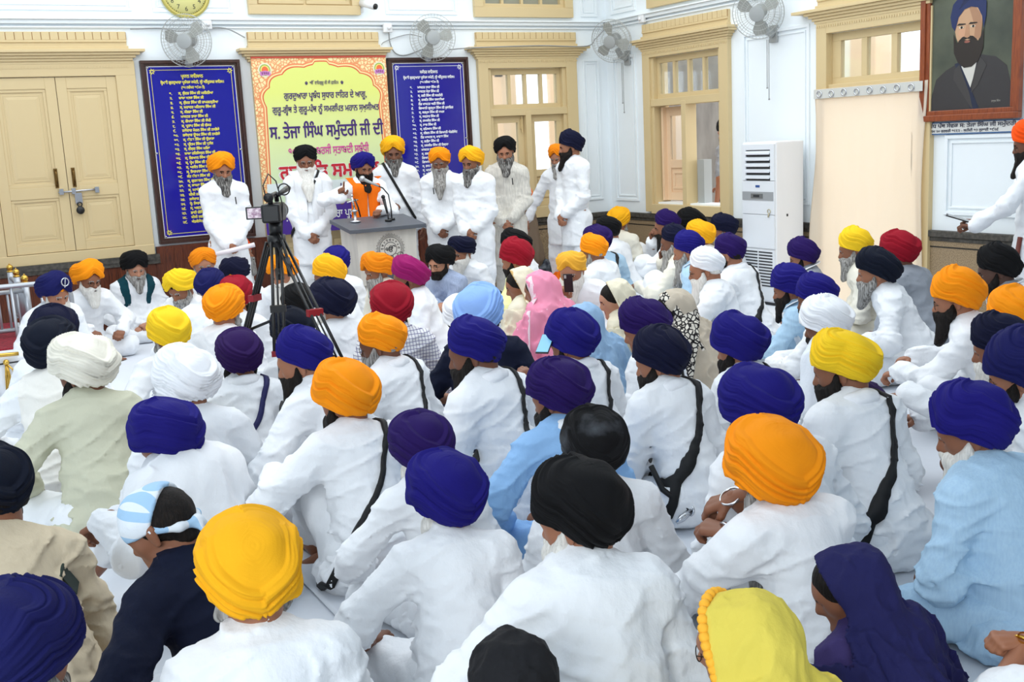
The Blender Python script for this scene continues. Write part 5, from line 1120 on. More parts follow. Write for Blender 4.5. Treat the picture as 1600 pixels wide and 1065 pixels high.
# ---------------------------------------------------------------- video camera on its tripod
TP = at(432, 372, 6.5); tx, ty, tz = TP
t = empty('tripod', (tx, ty, 0)); tag(t, 'tall black tripod with paired tube legs standing among the seated men', 'tripod'); A = local(t)
kn = [at(385, 517, 6.7), at(527, 560, 6.05), at(437, 548, 6.2)]
b = MB(); b.cyl((0, 0, tz-.05), (0, 0, tz+.02), .055, 16); b.cyl((0, 0, tz+.02), (0, 0, tz+.10), .040, 16); A(b, 'crown', BLACKP)
RED = mat('red_clamp', (150, 24, 40), .4); b = MB(); b.cyl((0, 0, tz-.05), (0, 0, tz-.22), .016, 10); b.cyl((0, 0, tz-.18), (0, 0, tz-.25), .026, 10); A(b, 'centre_column', BLACKP)
for i, k in enumerate(kn):
    k = k-np.array([tx, ty, 0]); d = unit(np.array([k[0], k[1], 0])); sd = np.cross(d, (0, 0, 1))*.030; p0 = np.array([0, 0, tz-.02])+d*.055
    s = (p0[2])/(p0[2]-k[2]); ft = p0+(k-p0)*s; b = MB()
    for q in (-1, 1): b.tube([p0+sd*q*.9, k+sd*q], .0095, 8)
    b.tube([p0+(k-p0)*.05, k], .006, 6); lg_ = A(b, 'leg', BLACKP); b = MB(); b.tube([k, ft+np.array([0, 0, .03])], .013, 8); b.ball(ft+np.array([0, 0, .018]), .018, 8, 6); A(b, 'lower_leg', BLACKP)
    b = MB(); c_ = p0+(k-p0)*.62; b.hexa([c_+sd*1.5+d*.02+np.array([0, 0, -.02]), c_-sd*1.5+d*.02+np.array([0, 0, -.02]), c_-sd*1.5-d*.02+np.array([0, 0, -.02]), c_+sd*1.5-d*.02+np.array([0, 0, -.02])], [c_+sd*1.5+d*.02+np.array([0, 0, .02]), c_-sd*1.5+d*.02+np.array([0, 0, .02]), c_-sd*1.5-d*.02+np.array([0, 0, .02]), c_+sd*1.5-d*.02+np.array([0, 0, .02])]); A(b, 'leg_clamp', RED if i < 2 else BLACKP)
    b = MB(); b.tube([k, np.array([0, 0, k[2]+.10])], .009, 8); A(b, 'spreader_arm', BLACKP); b = MB(); b.hexa([k+sd*1.5+d*.02+np.array([0, 0, -.03]), k-sd*1.5+d*.02+np.array([0, 0, -.03]), k-sd*1.5-d*.02+np.array([0, 0, -.03]), k+sd*1.5-d*.02+np.array([0, 0, -.03])], [k+sd*1.5+d*.02, k-sd*1.5+d*.02, k-sd*1.5-d*.02, k+sd*1.5-d*.02]); A(b, 'foot_block', RED if i > 0 else BLACKP)
b = MB(); hv_ = CR*.012; b.tube([(0, 0, tz+.06), CR*.06-CF*.10+np.array([0, 0, tz-.05]), CR*.10-CF*.18+np.array([0, 0, tz-.22])], .009, 8); b.tube([CR*.085-CF*.15+np.array([0, 0, tz-.13]), CR*.10-CF*.18+np.array([0, 0, tz-.24])], .016, 8); A(b, 'pan_handle', BLACKP)
vd = unit(np.array([lx0+.3-tx, 11.0-ty, 0])); vr = np.cross(vd, (0, 0, 1)); fr = np.stack([vr, vd, np.array([0, 0, 1.0])], 1)
t = empty('video_camera', (tx, ty, tz+.10), math.atan2(-vd[0], vd[1])); tag(t, 'black camcorder on the tripod with its lit side screen folded out', 'video camera'); A = local(t)
A(MB().box(-.055, .055, -.13, .10, .0, .11), 'body', BLACKP, .012); b = MB(); b.tube([(0, .10, .055), (0, .24, .055)], [.045, .050], 18); A(b, 'lens', BLACKP); b = MB(); b.ring((0, .15, .055), .048, .006, (0, 1, 0), 24, 6); A(b, 'lens_ring', GREYP)
b = MB(); b.tube([(0, -.10, .11), (0, -.09, .155), (0, .12, .160), (0, .14, .115)], .015, 10); A(b, 'top_handle', BLACKP); b = MB(); b.tube([(0, -.16, .15), (0, -.10, .145)], [.028, .022], 12); A(b, 'viewfinder', BLACKP)
b = MB(); b.box(-.165, -.06, -.02, -.008, .020, .095); A(b, 'side_screen', BLACKP, .004); b = MB(); b.box(-.155, -.075, -.0215, -.020, .028, .087); A(b, 'screen_glass', mat('camera_screen', (220, 206, 214), .2, mix=((120, 60, 110), 20, (1, 1, 1), .5, .6), emit=(200, 190, 200), power=.35))
b = MB(); b.tube([(.03, .0, .155), (.05, .10, .175), (.055, .26, .185)], [.012, .016, .018], 10); A(b, 'shotgun_mic', BLACKP); b = MB(); b.ring((.045, .16, .182), .034, .004, (0, 1, 0), 20, 6); A(b, 'mic_mount', BLACKP)
b = MB(); b.tube([(-.02, -.10, .12), (-.03, -.12, .22), (-.005, -.06, .285), (.03, -.02, .24), (.06, -.04, .10), (.05, -.08, -.06), (.02, -.06, -.25)], .004, 6); A(b, 'camera_cable', BLACKP)

# ---------------------------------------------------------------- left: railed platform with white cloth
ALU = mat('silver_paint', (184, 188, 194), .35, .6); pz = .36
c0 = on_plane(66, 548, 2, pz); px1, py0 = c0[0], c0[1]
t = empty('platform', (px1-1.2, py0+1.0, 0)); tag(t, 'low platform at the left edge covered by pleated white cloth', 'platform')
b = MB().box(px1-2.4, px1, py0, py0+2.0, 0, pz-.012); b.build('base', mat('platform_white', (226, 230, 236), .85), t)
b = MB().box(px1-2.36, px1-.05, py0+.35, py0+1.95, pz-.012, pz+.004); b.build('red_carpet', mat('red_carpet', (150, 36, 50), .95, mix=((112, 24, 38), 40, (1, 1, 1), .4, .6)), t)
V = []; n = 150                                                     # pleated skirt along the front and the right side
for i in range(n):
    s = i/(n-1)*4.4; q = (px1-2.4+s, py0, 0) if s < 2.4 else (px1, py0+(s-2.4), 0); nn = np.array([0, -1.0, 0]) if s < 2.4 else np.array([1.0, 0, 0]); a = .016*math.sin(s*52)
    for z, k in ((pz+.004, .2), (pz-.03, .6), (pz-.18, 1), (.004, 1.25)): V.append(np.array(q)+nn*(.022+a*k)+np.array([0, 0, z]))
F = np.array([(i*4+j+1, (i+1)*4+j+1, (i+1)*4+j, i*4+j) for i in range(n-1) for j in range(3)]); o = inroom(mesh_obj('pleated_skirt', V, F, mat('skirt_cloth', (238, 241, 246), .85)), t); o.modifiers.new('thickness', 'SOLIDIFY').thickness = .004
b = MB(); b.tube([(px1-2.4, py0-.045, pz-.06), (px1-1.2, py0-.05, pz-.075), (px1-.02, py0-.045, pz-.05), (px1+.04, py0+.3, pz-.06)], .007, 6); b.build('cable_on_cloth', BLACKP, t)
def rail(pts, label, posts, curved=False):
    x, y, _ = pts[0]; t = empty('railing', (x, y, pts[0][2])); tag(t, label, 'railing', 'silver railings on the platform'); A = lambda mb, nm, m: inroom(_build(mb, nm, m), t)
    a, e = np.array(pts[0]), np.array(pts[1]); H = .82 if curved else .46; dd = unit(e-a); L = np.linalg.norm(e-a)
    if curved:
        b = MB(); r = .14; P = [a+np.array([0, 0, 0]), a+np.array([0, 0, H-r])]+[a+dd*(r-r*math.cos(q))+np.array([0, 0, H-r+r*math.sin(q)]) for q in np.linspace(.2, 1.57, 6)]+[e-dd*(r-r*math.cos(q))+np.array([0, 0, H-r+r*math.sin(q)]) for q in np.linspace(1.57, .2, 6)]+[e+np.array([0, 0, H-r]), e]
        b.tube(P, .022, 10); A(b, 'bent_frame', ALU)
        for k in range(1, 4): b = MB(); b.tube([a+dd*L*k/4, a+dd*L*k/4+np.array([0, 0, H])], .014, 8); A(b, 'upright', ALU)
        return
    for nm, z, r in (('top_rail', H-.06, .020), ('bottom_rail', .06, .020)): b = MB(); b.tube([a+np.array([0, 0, z]), e+np.array([0, 0, z])], r, 10); A(b, nm, ALU)
    n = max(3, int(L/.075))
    for k in range(1, n): p = a+dd*L*k/n; b = MB(); b.tube([p+np.array([0, 0, .06]), p+np.array([0, 0, H-.06])], .011, 8); A(b, 'baluster', ALU)
    for k in posts:
        p = a+dd*L*k; b = MB(); b.tube([p, p+np.array([0, 0, H])], .030, 12); A(b, 'post', ALU); b = MB(); b.tube([p+np.array([0, 0, H]), p+np.array([0, 0, H+.012]), p+np.array([0, 0, H+.02])], [.03, .034, .015], 12); b.ball(p+np.array([0, 0, H+.045]), .032, 12, 8); b.ball(p+np.array([0, 0, H+.08]), .008, 6, 5); A(b, 'finial', GOLD)
r0 = on_plane(50, 522, 2, pz); r1 = np.array([r0[0]-1.1, r0[1]-.05, pz]); rail([r1, r0], 'front silver railing with gold ball finials at the left edge', (0, 1))
r2 = r0+np.array([-.02, 1.25, 0]); rail([r0+np.array([0, .12, 0]), r2], 'side silver railing running back from the front one', (.5, 1))
r3 = on_plane(105, 500, 2, 0.0); rq = at(112, 470, 9.7); rail([np.array([rq[0]-.95, rq[1]+.1, 0]), np.array([rq[0], rq[1], 0])], 'bent-tube silver barrier behind the bearded man by the platform', (), True)
t = empty('gold_tassel', (px1-.37, py0-.06, pz)); tag(t, 'gold rope tassel hanging over the white cloth at the left edge', 'tassel'); tpx = on_plane(8, 556, 1, py0-.06); t.location = (tpx[0], py0-.06, tpx[2]); A = local(t)
b = MB(); b.tube([(-.5, .02, .02), (-.2, 0, .012), (0, 0, .01), (.10, .01, .005)], .016, 8); A(b, 'rope', GOLD); b = MB(); b.ball((0, -.01, -.05), .024, 10, 8); A(b, 'knot', GOLD)
b = MB()
for k in range(16): a = k*.39; b.tube([(.008*math.cos(a), -.01+.008*math.sin(a), -.06), (.018*math.cos(a)+.003*math.sin(7*a), -.012+.015*math.sin(a), -.16), (.024*math.cos(a)+.004*math.sin(5*a), -.012+.02*math.sin(a), -.27)], .004, 5)
A(b, 'fringe', GOLD); b = MB(); b.tube([(.0, -.02, -.06), (.04, -.03, -.11), (.05, -.03, -.16)], .007, 6); A(b, 'loose_cord', GOLD)

# ---------------------------------------------------------------- bags and cloths on the floor by the back wall
def lump(name, c, r, m, label, cat, seed, sc=(1, 1, .7), amp=.05, group=None):
    p = [cap((-r*.5*sc[0], 0, r*.35*sc[2]), (r*.5*sc[0], 0, r*.4*sc[2]), r*.55, r*.5), cap((0, 0, 0), (0, 0, r*sc[2]), r*.6, r*.3)]
    V, F = skin(p, .016, .05, fold=lambda P: -amp*np.maximum(0, 1-2.2*np.abs(vnoise(P*9, seed)))-.4*amp*vnoise(P*22, seed+1), floor=.003); o = mesh_obj(name, V, F, m); o.location = (c[0], c[1], 0); tag(o, label, cat, group); return o
q = on_plane(852, 400, 1, 11.55); lump('plastic_bag', (q[0]+.12, q[1]), .28, mat('grey_polythene', (96, 104, 116), .2, mix=((60, 64, 74), 8, (1, 1, 1), .4, .6), alpha=.95), 'crumpled grey plastic bag heaped against the back wall', 'bag', 3, (1, 1, 1.0))
q = on_plane(876, 405, 1, 11.05); lump('cloth_bundle', (q[0], q[1]-.1), .24, cloth('scarforange'), 'bright orange cloth bundle beside the grey plastic bag', 'cloth', 5, (1.2, 1, .8))
q = on_plane(862, 430, 1, 10.5); lump('cloth_bundle', (q[0]+.05, q[1]-.1), .24, cloth('kurta_cool'), 'white cloth bundle in front of the orange one', 'cloth', 8, (1.2, 1, .6))
q = on_plane(880, 440, 1, 10.0); lump('shoulder_bag', (q[0]+.02, q[1]), .20, mat('black_bag', (34, 34, 36), .6), 'black bag on the floor behind the man holding up a phone', 'bag', 9, (1.2, 1, .6), .03)
q = on_plane(846, 405, 1, 10.75); t = empty('steel_bottle', (q[0], q[1], 0)); tag(t, 'small steel bottle standing beside the grey plastic bag', 'bottle'); A = local(t); b = MB(); b.tube([(0, 0, 0), (0, 0, .20), (0, 0, .24), (0, 0, .26)], [.037, .037, .02, .018], 16); A(b, 'body', STEEL); b = MB(); b.cyl((0, 0, .26), (0, 0, .295), .021, 14); A(b, 'cap', GREYP)
q = on_plane(822, 335, 1, 11.7); t = empty('draped_stand', (q[0], q[1], 0)); tag(t, 'stand hung with a brown cloth and an orange cloth behind the linen kurta', 'stand'); A = local(t)
b = MB(); b.cyl((0, 0, 0), (0, 0, 1.18), .018, 10); b.cyl((0, 0, 0), (0, 0, .02), .14, 16); A(b, 'pole', WOOD)
p = [cap((0, 0, 1.02), (.05, 0, .38), .085, .15)]; V, F = skin(p, .018, .02, fold=lambda P: -.03*np.maximum(0, 1-2*np.abs(vnoise(np.stack([P[:, 0]*18, P[:, 1]*18, P[:, 2]*2], 1), 4)))); o = mesh_obj('brown_cloth', V, F, mat('brown_drape', (140, 122, 104), .9), t)
V, F = skin([cap((0, 0, 1.22), (0, 0, 1.04), .085, .095)], .016, .02, fold=lambda P: .02*vnoise(P*12, 6)); mesh_obj('orange_cloth', V, F, cloth('scarforange'), t)
# the floor: seams and loose edges of the spread sheets
for i, (x0, y0, x1, y1, lb) in enumerate(((-.2, 1.9, .95, 3.9, 'white floor sheet with a turned-up edge in the open gap at lower left'), (1.3, 3.5, 2.4, 4.6, 'white floor sheet lying open between the men in the foreground'))):
    n = 40; V = []; rs = np.random.RandomState(i)
    for a in range(n):
        for c in range(n):
            u, v = a/(n-1), c/(n-1); x = x0+(x1-x0)*u; y = y0+(y1-y0)*v
            z = .006+.010*max(0, vnoise(np.array([[x*3, y*3, 1.0]]), i)[0])+.012*max(0, 1-abs(vnoise(np.array([[x*5+y*2, y*1.6, 2.0]]), i+3)[0])*6); V.append((x, y, z))
    F = np.array([(a*n+c, (a+1)*n+c, (a+1)*n+c+1, a*n+c+1) for a in range(n-1) for c in range(n-1)]); o = mesh_obj('floor_sheet', V, F, SHEET); tag(o, lb, 'sheet', 'loose white floor sheets'); o.modifiers.new('thickness', 'SOLIDIFY').thickness = .003

# ---------------------------------------------------------------- the people
GS = 'men standing behind the lectern'
P_ = {}
def s(key, *a, **k):
    k.setdefault('group', GS); k.setdefault('pose', 'stand'); P_[key] = person(*a, **k)
def p(key, *a, **k): P_[key] = person(*a, **k)
# standing row: px, py, turban width, body turn, head turn, turban, garment, beard, label
s('s1', 346, 257, 40, 172, 165, 'orange', 'kurta_white', ('full', 'salt'), 'standing man in orange turban, white kurta and gold watch, leftmost of the standing row', depth=11.09, hp=.28, watch=(-1,), fat=.02, hem=.44)
s('s2', 477, 243, 36, 178, 178, 'black', 'kurta_white', ('long', 'white'), 'standing man in black turban with long white beard and white stole beside the speaker', depth=11.5, glasses=True, scarf=('kurta_white', 'drape', .12), strap=('black', 'L', .03), fat=.03)
s('s3', 567, 255, 36, 165, 160, 'royal', 'kurta_white', ('full', 'black'), 'speaker at the lectern in royal blue turban and orange stole, one finger raised', depth=11.5, zt=1.72, scarf=('scarforange', 'drape', .15), R=((.32, .30, 1.36), (.05, .25, 1), (.2, -.9, .3)), L=((-.06, .36, 1.20), (.6, .8, -.1), (0, 0, 1)), hands={1: 'point', -1: 'fist'}, turban=dict(s=.42))
s('s4', 614, 231, 37, 178, 178, 'gold', 'kurta_white', ('mid', 'salt'), 'tall standing man in golden yellow turban with black strap, directly right of the speaker', depth=12.2, strap=('black', 'R', .035), arms='down', R=((.10, .30, 1.12), (-.6, .8, 0), (0, .3, 1)), fat=.03, hem=.44)
s('s5', 687, 246, 34, -172, -172, 'orange', 'kurta_white', ('long', 'grey'), 'standing man in orange turban with long grey beard, hands folded, right of the lectern', depth=11.95, hem=.44)
s('s6', 737, 246, 36, -160, -148, 'gold', 'kurta_white', ('full', 'salt'), 'standing man in golden turban looking left, silver watch on his wrist, before the white-lettered board', depth=11.51, watch=(-1,), fat=.03, hem=.44)
s('s7', 789, 230, 34, -172, -175, 'black', 'linen', ('full', 'salt'), 'standing man in black turban and textured off-white linen kurta, before the back window', depth=12.0, watch=(-1,), lcol='linen', hem=.44)
s('s9', 873, 240, 31, -155, -150, 'deeporange', 'kurta_white', ('mid', 'grey'), 'man in orange turban half hidden behind the rightmost man of the standing row', depth=12.75, arms='down', R=((.42, .10, .92), (.3, .2, -.9), (.9, .2, 0)), L=((-.30, .05, .86), (0, .1, -1), (-1, 0, 0)))
s('s8', 893, 222, 35, -128, -98, 'darknavy', 'kurta_white', ('full', 'black'), 'standing man in dark navy turban in left profile, rightmost of the standing row', depth=12.1, hp=.12)
s('s10', 1612, 214, 52, -92, -92, 'saffron', 'kurta_white', ('full', 'black'), 'standing man in saffron turban and white kurta cut by the right edge, holding a tablet', group=None, depth=8.15, zt=1.60, glasses=True, R=((.10, .40, 1.05), (-.2, .9, .1), (0, 0, 1)), L=((-.10, .42, 1.03), (.2, .9, .1), (0, 0, 1)))
s('out', 1138, 196, 32, -60, -60, 'charcoal', 'greyshirt', ('mid', 'black'), 'man in grey T-shirt outside the right-hand window, only his arm showing', group=None, depth=13.6, sleeve='short', kname='shirt', arms='down', R=((.2, .22, 1.0), (-.3, .9, 0), (0, 0, 1)), lcol='denim', fat=.02)
# along the back wall, left of the tripod
p('b1', 84, 449, 50, 150, 150, 'navy', 'kurta_white', ('full', 'white'), 'white-bearded man in navy turban bearing a steel emblem, seated beside the silver railing', emblem=True, hp=.3, arms='lap', patch='orange', lean=.3)
p('b2', 136, 428, 45, 155, 150, 'orange', 'kurta_white', ('full', 'white'), 'white-bearded man in orange turban and spectacles seated cross-legged below the shuttered doors', glasses=True, skinc=1, L=((-.20, .34, .26), (.7, .7, -.3), (0, .3, 1)), R=((.12, .36, .30), (-.6, .7, -.4), (0, .4, 1)), legs={1: 'half'})
p('b3', 210, 410, 41, 165, 165, 'black', 'kurta_white', ('mid', 'grey'), 'man in black turban and dark teal waistcoat over a white shirt', vest='teal', skinc=3, fat=.03, hp=.3)
p('b4', 282, 441, 47, -150, -140, 'yellow', 'kurta_white', ('mid', 'grey'), 'man in yellow turban looking down to the left, seated right of the teal waistcoat', hp=.45, lean=.4, patch='black', depth=9.5)
p('b5', 317, 406, 40, 175, 175, 'deeporange', 'kurta_white', ('full', 'grey'), 'grey-bearded man in dull orange turban facing the camera below the yellow-lettered board', patch=None, hp=.1, depth=10.55)
p('b6', 372, 391, 37, 120, 118, 'saffron', 'kurta_white', ('full', 'grey'), 'man in bright saffron turban looking up towards the speakers', hp=-.15, depth=11.71)
p('b7', 367, 421, 44, -165, -160, 'darknavy', 'kurta_white', ('full', 'grey'), 'man in dark navy turban with an orange forehead triangle, before the saffron turban', patch='orange', hp=.45, depth=10.14)
p('b8', 328, 443, 42, 20, 30, 'navy', 'kurta_white', ('mid', 'grey'), 'man in navy turban half hidden behind the orange turban left of the tripod', depth=8.95)
p('b9', 368, 458, 50, 20, 20, 'maroon', 'kurta_white', ('mid', 'black'), 'man in maroon turban behind the orange turban left of the tripod', depth=8.35)
p('b11', 442, 418, 46, -160, -150, 'orange', 'kurta_white', ('long', 'white'), 'man in orange turban with long white beard seen between the tripod legs', depth=9.54)
p('b13', 526, 407, 41, 8, 8, 'royal', 'kurta_white', ('mid', 'grey'), 'man in blue turban seen from behind, seated before the lectern left side', depth=10.52)
p('b12', 515, 422, 46, -70, -75, 'gold', 'kurta_white', ('full', 'white'), 'man in yellow turban and spectacles in left profile right of the tripod', glasses=True, turban=dict(tilt=.5), depth=9.25)
p('b14', 590, 415, 46, -125, -120, 'deeporange', 'ivory', ('full', 'grey'), 'grey-bearded man in orange turban seated in front of the lectern base', depth=9.95)
p('b15', 641, 424, 54, -85, -88, 'plum', 'kurta_white', ('short', 'black'), 'man in magenta turban and white polo shirt in left profile', sleeve='short', kname='shirt', turban=dict(tall=.85), hp=.15)
p('b16', 688, 402, 42, -135, -140, 'black', 'blueshirt', ('short', 'black'), 'man in black turban, spectacles and blue-grey shirt right of the magenta turban', kname='shirt', glasses=True, lcol='charcoal', arms='fold', skinc=3, depth=10.28)
p('b17', 722, 386, 40, -145, -140, 'darknavy', 'kurta_white', ('full', 'white'), 'white-bearded man in navy turban behind the man in the blue-grey shirt', depth=10.90)
p('b18', 806, 379, 43, -75, -80, 'black', 'kurta_white', ('full', 'grey'), 'man in black turban just behind the maroon turban in the centre', depth=10.6)
p('b19', 807, 397, 46, -60, -70, 'maroon', 'lemon', ('short', 'black'), 'man in maroon turban and pale lemon shirt with one dark trouser knee raised', kname='shirt', lcol='navytee', legs={-1: 'up'}, L=((-.30, .34, .42), (-.2, .9, -.3), (0, .3, 1)), turban=dict(tall=1.15), depth=9.70)
p('b20', 812, 434, 44, -55, -92, None, 'cream', None, 'woman in cream veil with a gold border looking down, left of the pink veil', veil=dict(open=84), vcol='veilcream', border=(mat('gold_border', (200, 160, 90), .5), 'strip', .02), depth=8.63, hp=.35, tw=.26)
p('b21', 845, 441, 52, -40, -70, None, 'pink', None, 'woman in pink embroidered veil and dress seated in the centre', veil=dict(open=72), vcol=PINKV, border=(mat('white_lace', (248, 222, 230), .7, cells=((240, 170, 195), 60, .1, .3, 'F1')), 'strip', .05), lcol='pink', depth=8.03, hp=.25, tw=.27, zt=.84)
p('b22', 893, 412, 45, -170, -165, 'lightyellow', 'kurta_white', ('full', 'white'), 'white-bearded man in pale orange turban holding up a phone', R=((.12, .36, .52), (-.1, .2, .95), (.1, -.9, .2)), hands={1: 'clasp'}, depth=8.87, hp=.3, side=.1)
p('b24', 934, 372, 40, -35, -45, 'purplenavy', 'paleblue', ('mid', 'black'), 'man in dark blue turban and pale blue kurta with black strap near the corner', strap=('black', 'R', .035), depth=10.9)
p('b23', 928, 385, 38, -60, -70, 'orange', 'kurta_white', ('full', 'grey'), 'man in orange turban and white kurta, behind the man with the phone', depth=10.2)
p('b26', 967, 341, 33, 20, 30, 'gold', 'ivory', ('mid', 'grey'), 'man in yellow turban and cream kurta against the corner, facing the wall', depth=12.9, legs={1: 'up'})
p('b25', 951, 354, 34, -70, -80, 'black', 'kurta_white', ('full', 'black'), 'black-bearded man in black turban in front of the yellow turban at the corner', depth=11.5, patch='skyblue')
# right, below the window
p('b27', 1043, 338, 35, -80, -95, 'purplenavy', 'kurta_white', ('mid', 'black'), 'man in navy turban resting his chin on his hand below the right-hand window', R=((.08, .30, .60), (-.1, .1, .95), (.3, .8, .2)), L=((-.05, .50, .38), (.5, .7, 0), (0, .5, .8)), legs={-1: 'up', 1: 'half'}, lean=.1, depth=11.57, patch=None)
p('b28', 1079, 346, 40, -85, -85, 'black', 'kurta_white', ('full', 'grey'), 'man in black turban below the middle of the right-hand window', depth=12.25)
p('b33', 1132, 352, 37, -90, -92, 'darknavy', 'kurta_white', ('full', 'grey'), 'grey-bearded man in dark navy turban against the wall left of the air conditioner', depth=11.67)
p('b29', 1095, 364, 40, -50, -60, 'gold', 'kurta_white', ('mid', 'black'), 'man in golden turban in front of the black turban below the window', depth=11.08)
p('b30', 1055, 369, 36, -75, -85, 'darknavy', 'ivory', ('long', 'grey'), 'man in dark navy turban with a long grey beard, his hand at his mouth', R=((.06, .34, .56), (-.1, .0, .95), (.3, .8, .2)), L=((-.10, .50, .36), (.3, .8, 0), (0, .5, .8)), legs={-1: 'up'}, depth=10.3)
p('b31', 1076, 383, 40, -75, -78, 'royal', 'paleblue', ('long', 'grey'), 'grey-bearded man in royal blue turban and pale blue kurta with a white stole', scarf=('kurta_white', 'drape'), depth=9.63, turban=dict(tall=1.2, pole=.2, laps=6))
p('b34', 1141, 387, 42, -60, -70, 'purplenavy', 'kurta_white', ('short', 'black'), 'man in purple-navy turban and white kurta with black strap, left of the air conditioner', strap=('black', 'R', .035), depth=9.07, scarf=('white', 'roll'))
p('b32', 1105, 409, 46, -80, -85, 'white', 'kurta_white', ('long', 'white'), 'man in white turban and spectacles with a long white beard, arms round his knee', glasses=True, arms='hug', legs={-1: 'up', 1: 'up'}, sleeve='roll', depth=8.3)
p('b35', 1255, 394, 43, -90, -92, 'purplenavy', 'greyshirt', ('short', 'black'), 'man in purple-navy turban and spectacles beside the air conditioner, white stole on his shoulder', glasses=True, scarf=('kurta_white', 'drape', .12), depth=9.7)
p('b39', 1337, 379, 46, -92, -92, 'yellow', 'ivory', ('full', 'grey'), 'grey-bearded man in yellow turban and cream kurta in front of the curtain', depth=9.07, lean=.1, lcol='ivory', vest=None)
p('b40', 1406, 386, 53, -60, -55, 'maroon', 'greyshirt', ('short', 'black'), 'man in maroon turban and grey shirt before the right side of the curtain', depth=8.53)
p('b36', 1235, 442, 53, -78, -85, 'royal', 'paleblue', ('full', 'black'), 'black-bearded man in royal blue turban with hands clasped before him, below the air conditioner', arms='front', bangle=(1,), turban=dict(tall=1.2, pole=.2), scarf=('kurta_white', 'drape', .12), depth=7.87, lean=.3)
p('b37', 1276, 456, 56, -75, -80, 'royal', 'kurta_white', ('short', 'black'), 'man in royal blue turban directly behind the plain white turban on the right', depth=7.2, arms='front', turban=dict(tall=1.1))
p('b41', 1373, 414, 66, -90, -90, 'inkblue', 'kurta_white', ('full', 'grey'), 'man in ink blue turban with a big grey beard, leaning forward in left profile', lean=.34, depth=7.84, hp=.12, turban=dict(tall=.85, deep=1.05), L=((-.2, .40, .24), (0, .9, -.2), (0, .3, 1)), tw=.275)
p('b43', 1561, 411, 58, -92, -95, 'black', 'greyshirt', ('stubble', 'black'), 'clean-shaven man in black turban, white stole over grey shirt, near the right edge', skinc=4, scarf=('kurta_white', 'drape', .08), depth=7.5, kname='shirt')
p('b38', 1290, 497, 70, -62, -72, 'white', 'kurta_white', ('stubble', 'black'), 'man in plain white turban wrapped in a white shawl, right of centre', scarf=('kurta_cool', 'shawl'), skinc=2, depth=6.3, turban=dict(tall=1.0, rough=1.2, laps=8))
p('b42', 1497, 454, 70, -82, -85, 'orange', 'kurta_white', ('full', 'black'), 'black-bearded man in golden orange turban and spectacles, arms resting on his knees, in left profile', glasses=True, lean=.34, R=((.20, .52, .34), (-.1, .9, -.3), (0, .3, 1)), L=((-.05, .55, .30), (.2, .9, -.3), (0, .3, 1)), legs={1: 'half', -1: 'half'}, depth=6.5, fat=.03)
p('b44', 1588, 485, 74, -50, -50, 'orange', 'kurta_white', ('mid', 'black'), 'man in orange turban seen from behind at the right edge, below the black turban', depth=5.94)
p('b45', 1566, 528, 84, -86, -88, 'darknavy', 'kurta_white', ('full', 'white'), 'man in dark navy turban with white beard, bangled arm stretched over his knee', R=((.12, .62, .32), (-.1, 1, -.1), (0, .3, 1)), L=('W', 1388, 622, 5.25, tuple(-CR*.9+CF*.1-np.array([0, 0, .2])), tuple(np.array([0, 0, 1.0]))), legs={1: 'half', -1: 'half'}, bangle=(-1,), depth=5.28, turban=dict(tall=.95), lean=.3)
p('b46', 1596, 570, 98, -82, -85, 'navy', 'kurta_white', ('full', 'black'), 'black-bearded man in navy turban and spectacles cut by the right edge', glasses=True, depth=4.68, lean=.25, turban=dict(tall=1.2))
# middle of the hall
p('c_hidden', 1324, 562, 62, -60, -70, 'deepviolet', 'deepviolet', None, 'person in dark violet shirt hidden behind the man in the bright yellow turban', depth=5.55, zt=.70, watch=(1,), R=((.15, .45, .30), (.1, .9, -.2), (0, .3, 1)), kname='shirt')
p('c1', 84, 512, 68, 5, 0, 'darknavy', 'kurta_white', ('full', 'white'), 'man in navy turban at the left edge, behind another dark turban', depth=6.9)
p('d2', 79, 538, 76, 8, 20, 'inkblue', 'kurta_white', ('mid', 'white'), 'man in ink blue turban and off-white waistcoat behind the ivory turban', vest='closed', depth=6.1, arms='knees')
p('c4', 264, 514, 62, -10, -25, 'yellow', 'kurta_white', ('mid', 'grey'), 'man in yellow turban from behind with one sleeve stretched out to the left', L=((-.52, .12, .40), (-.9, .3, -.1), (0, .3, 1)), depth=6.88)
p('b10', 350, 475, 58, 25, 25, 'orange', 'kurta_white', ('mid', 'grey'), 'man in orange turban with his back turned, just left of the tripod', depth=7.52, turban=dict(pole=.6, s=.4))
p('c9', 466, 468, 46, -40, -40, 'black', 'kurta_white', ('mid', 'black'), 'man in black turban low between the tripod legs', depth=8.07)
p('c7', 456, 513, 62, -30, -30, 'inkblue', 'kurta_white', ('mid', 'black'), 'man in ink blue turban half hidden by the royal blue turban beside the tripod', depth=6.65)
p('c10', 520, 466, 64, -35, -40, 'darknavy', 'kurta_white', ('full', 'white'), 'white-bearded man in dark navy turban seen from behind right of the tripod', depth=7.53, turban=dict(tall=.95, pole=.55))
p('c11', 612, 475, 65, -10, -10, 'maroon', PLAID, ('mid', 'black'), 'man in dark red turban and checked shirt from behind', kname='shirt', depth=7.07, turban=dict(pole=.55, crown=.8), lcol='denim')
p('c14b', 726, 497, 60, -45, -45, 'white', 'kurta_white', None, 'man in white hidden behind the light blue turban, bare forearms round his knees', depth=7.6, arms='hug', legs={-1: 'up', 1: 'up'}, sleeve='roll', bangle=(-1,), zt=.74, skinc=0, L=((-.12, .48, .46), (.9, .2, -.1), (0, .4, .9)), R=((.10, .46, .44), (-.9, .3, -.1), (0, .4, .9)))
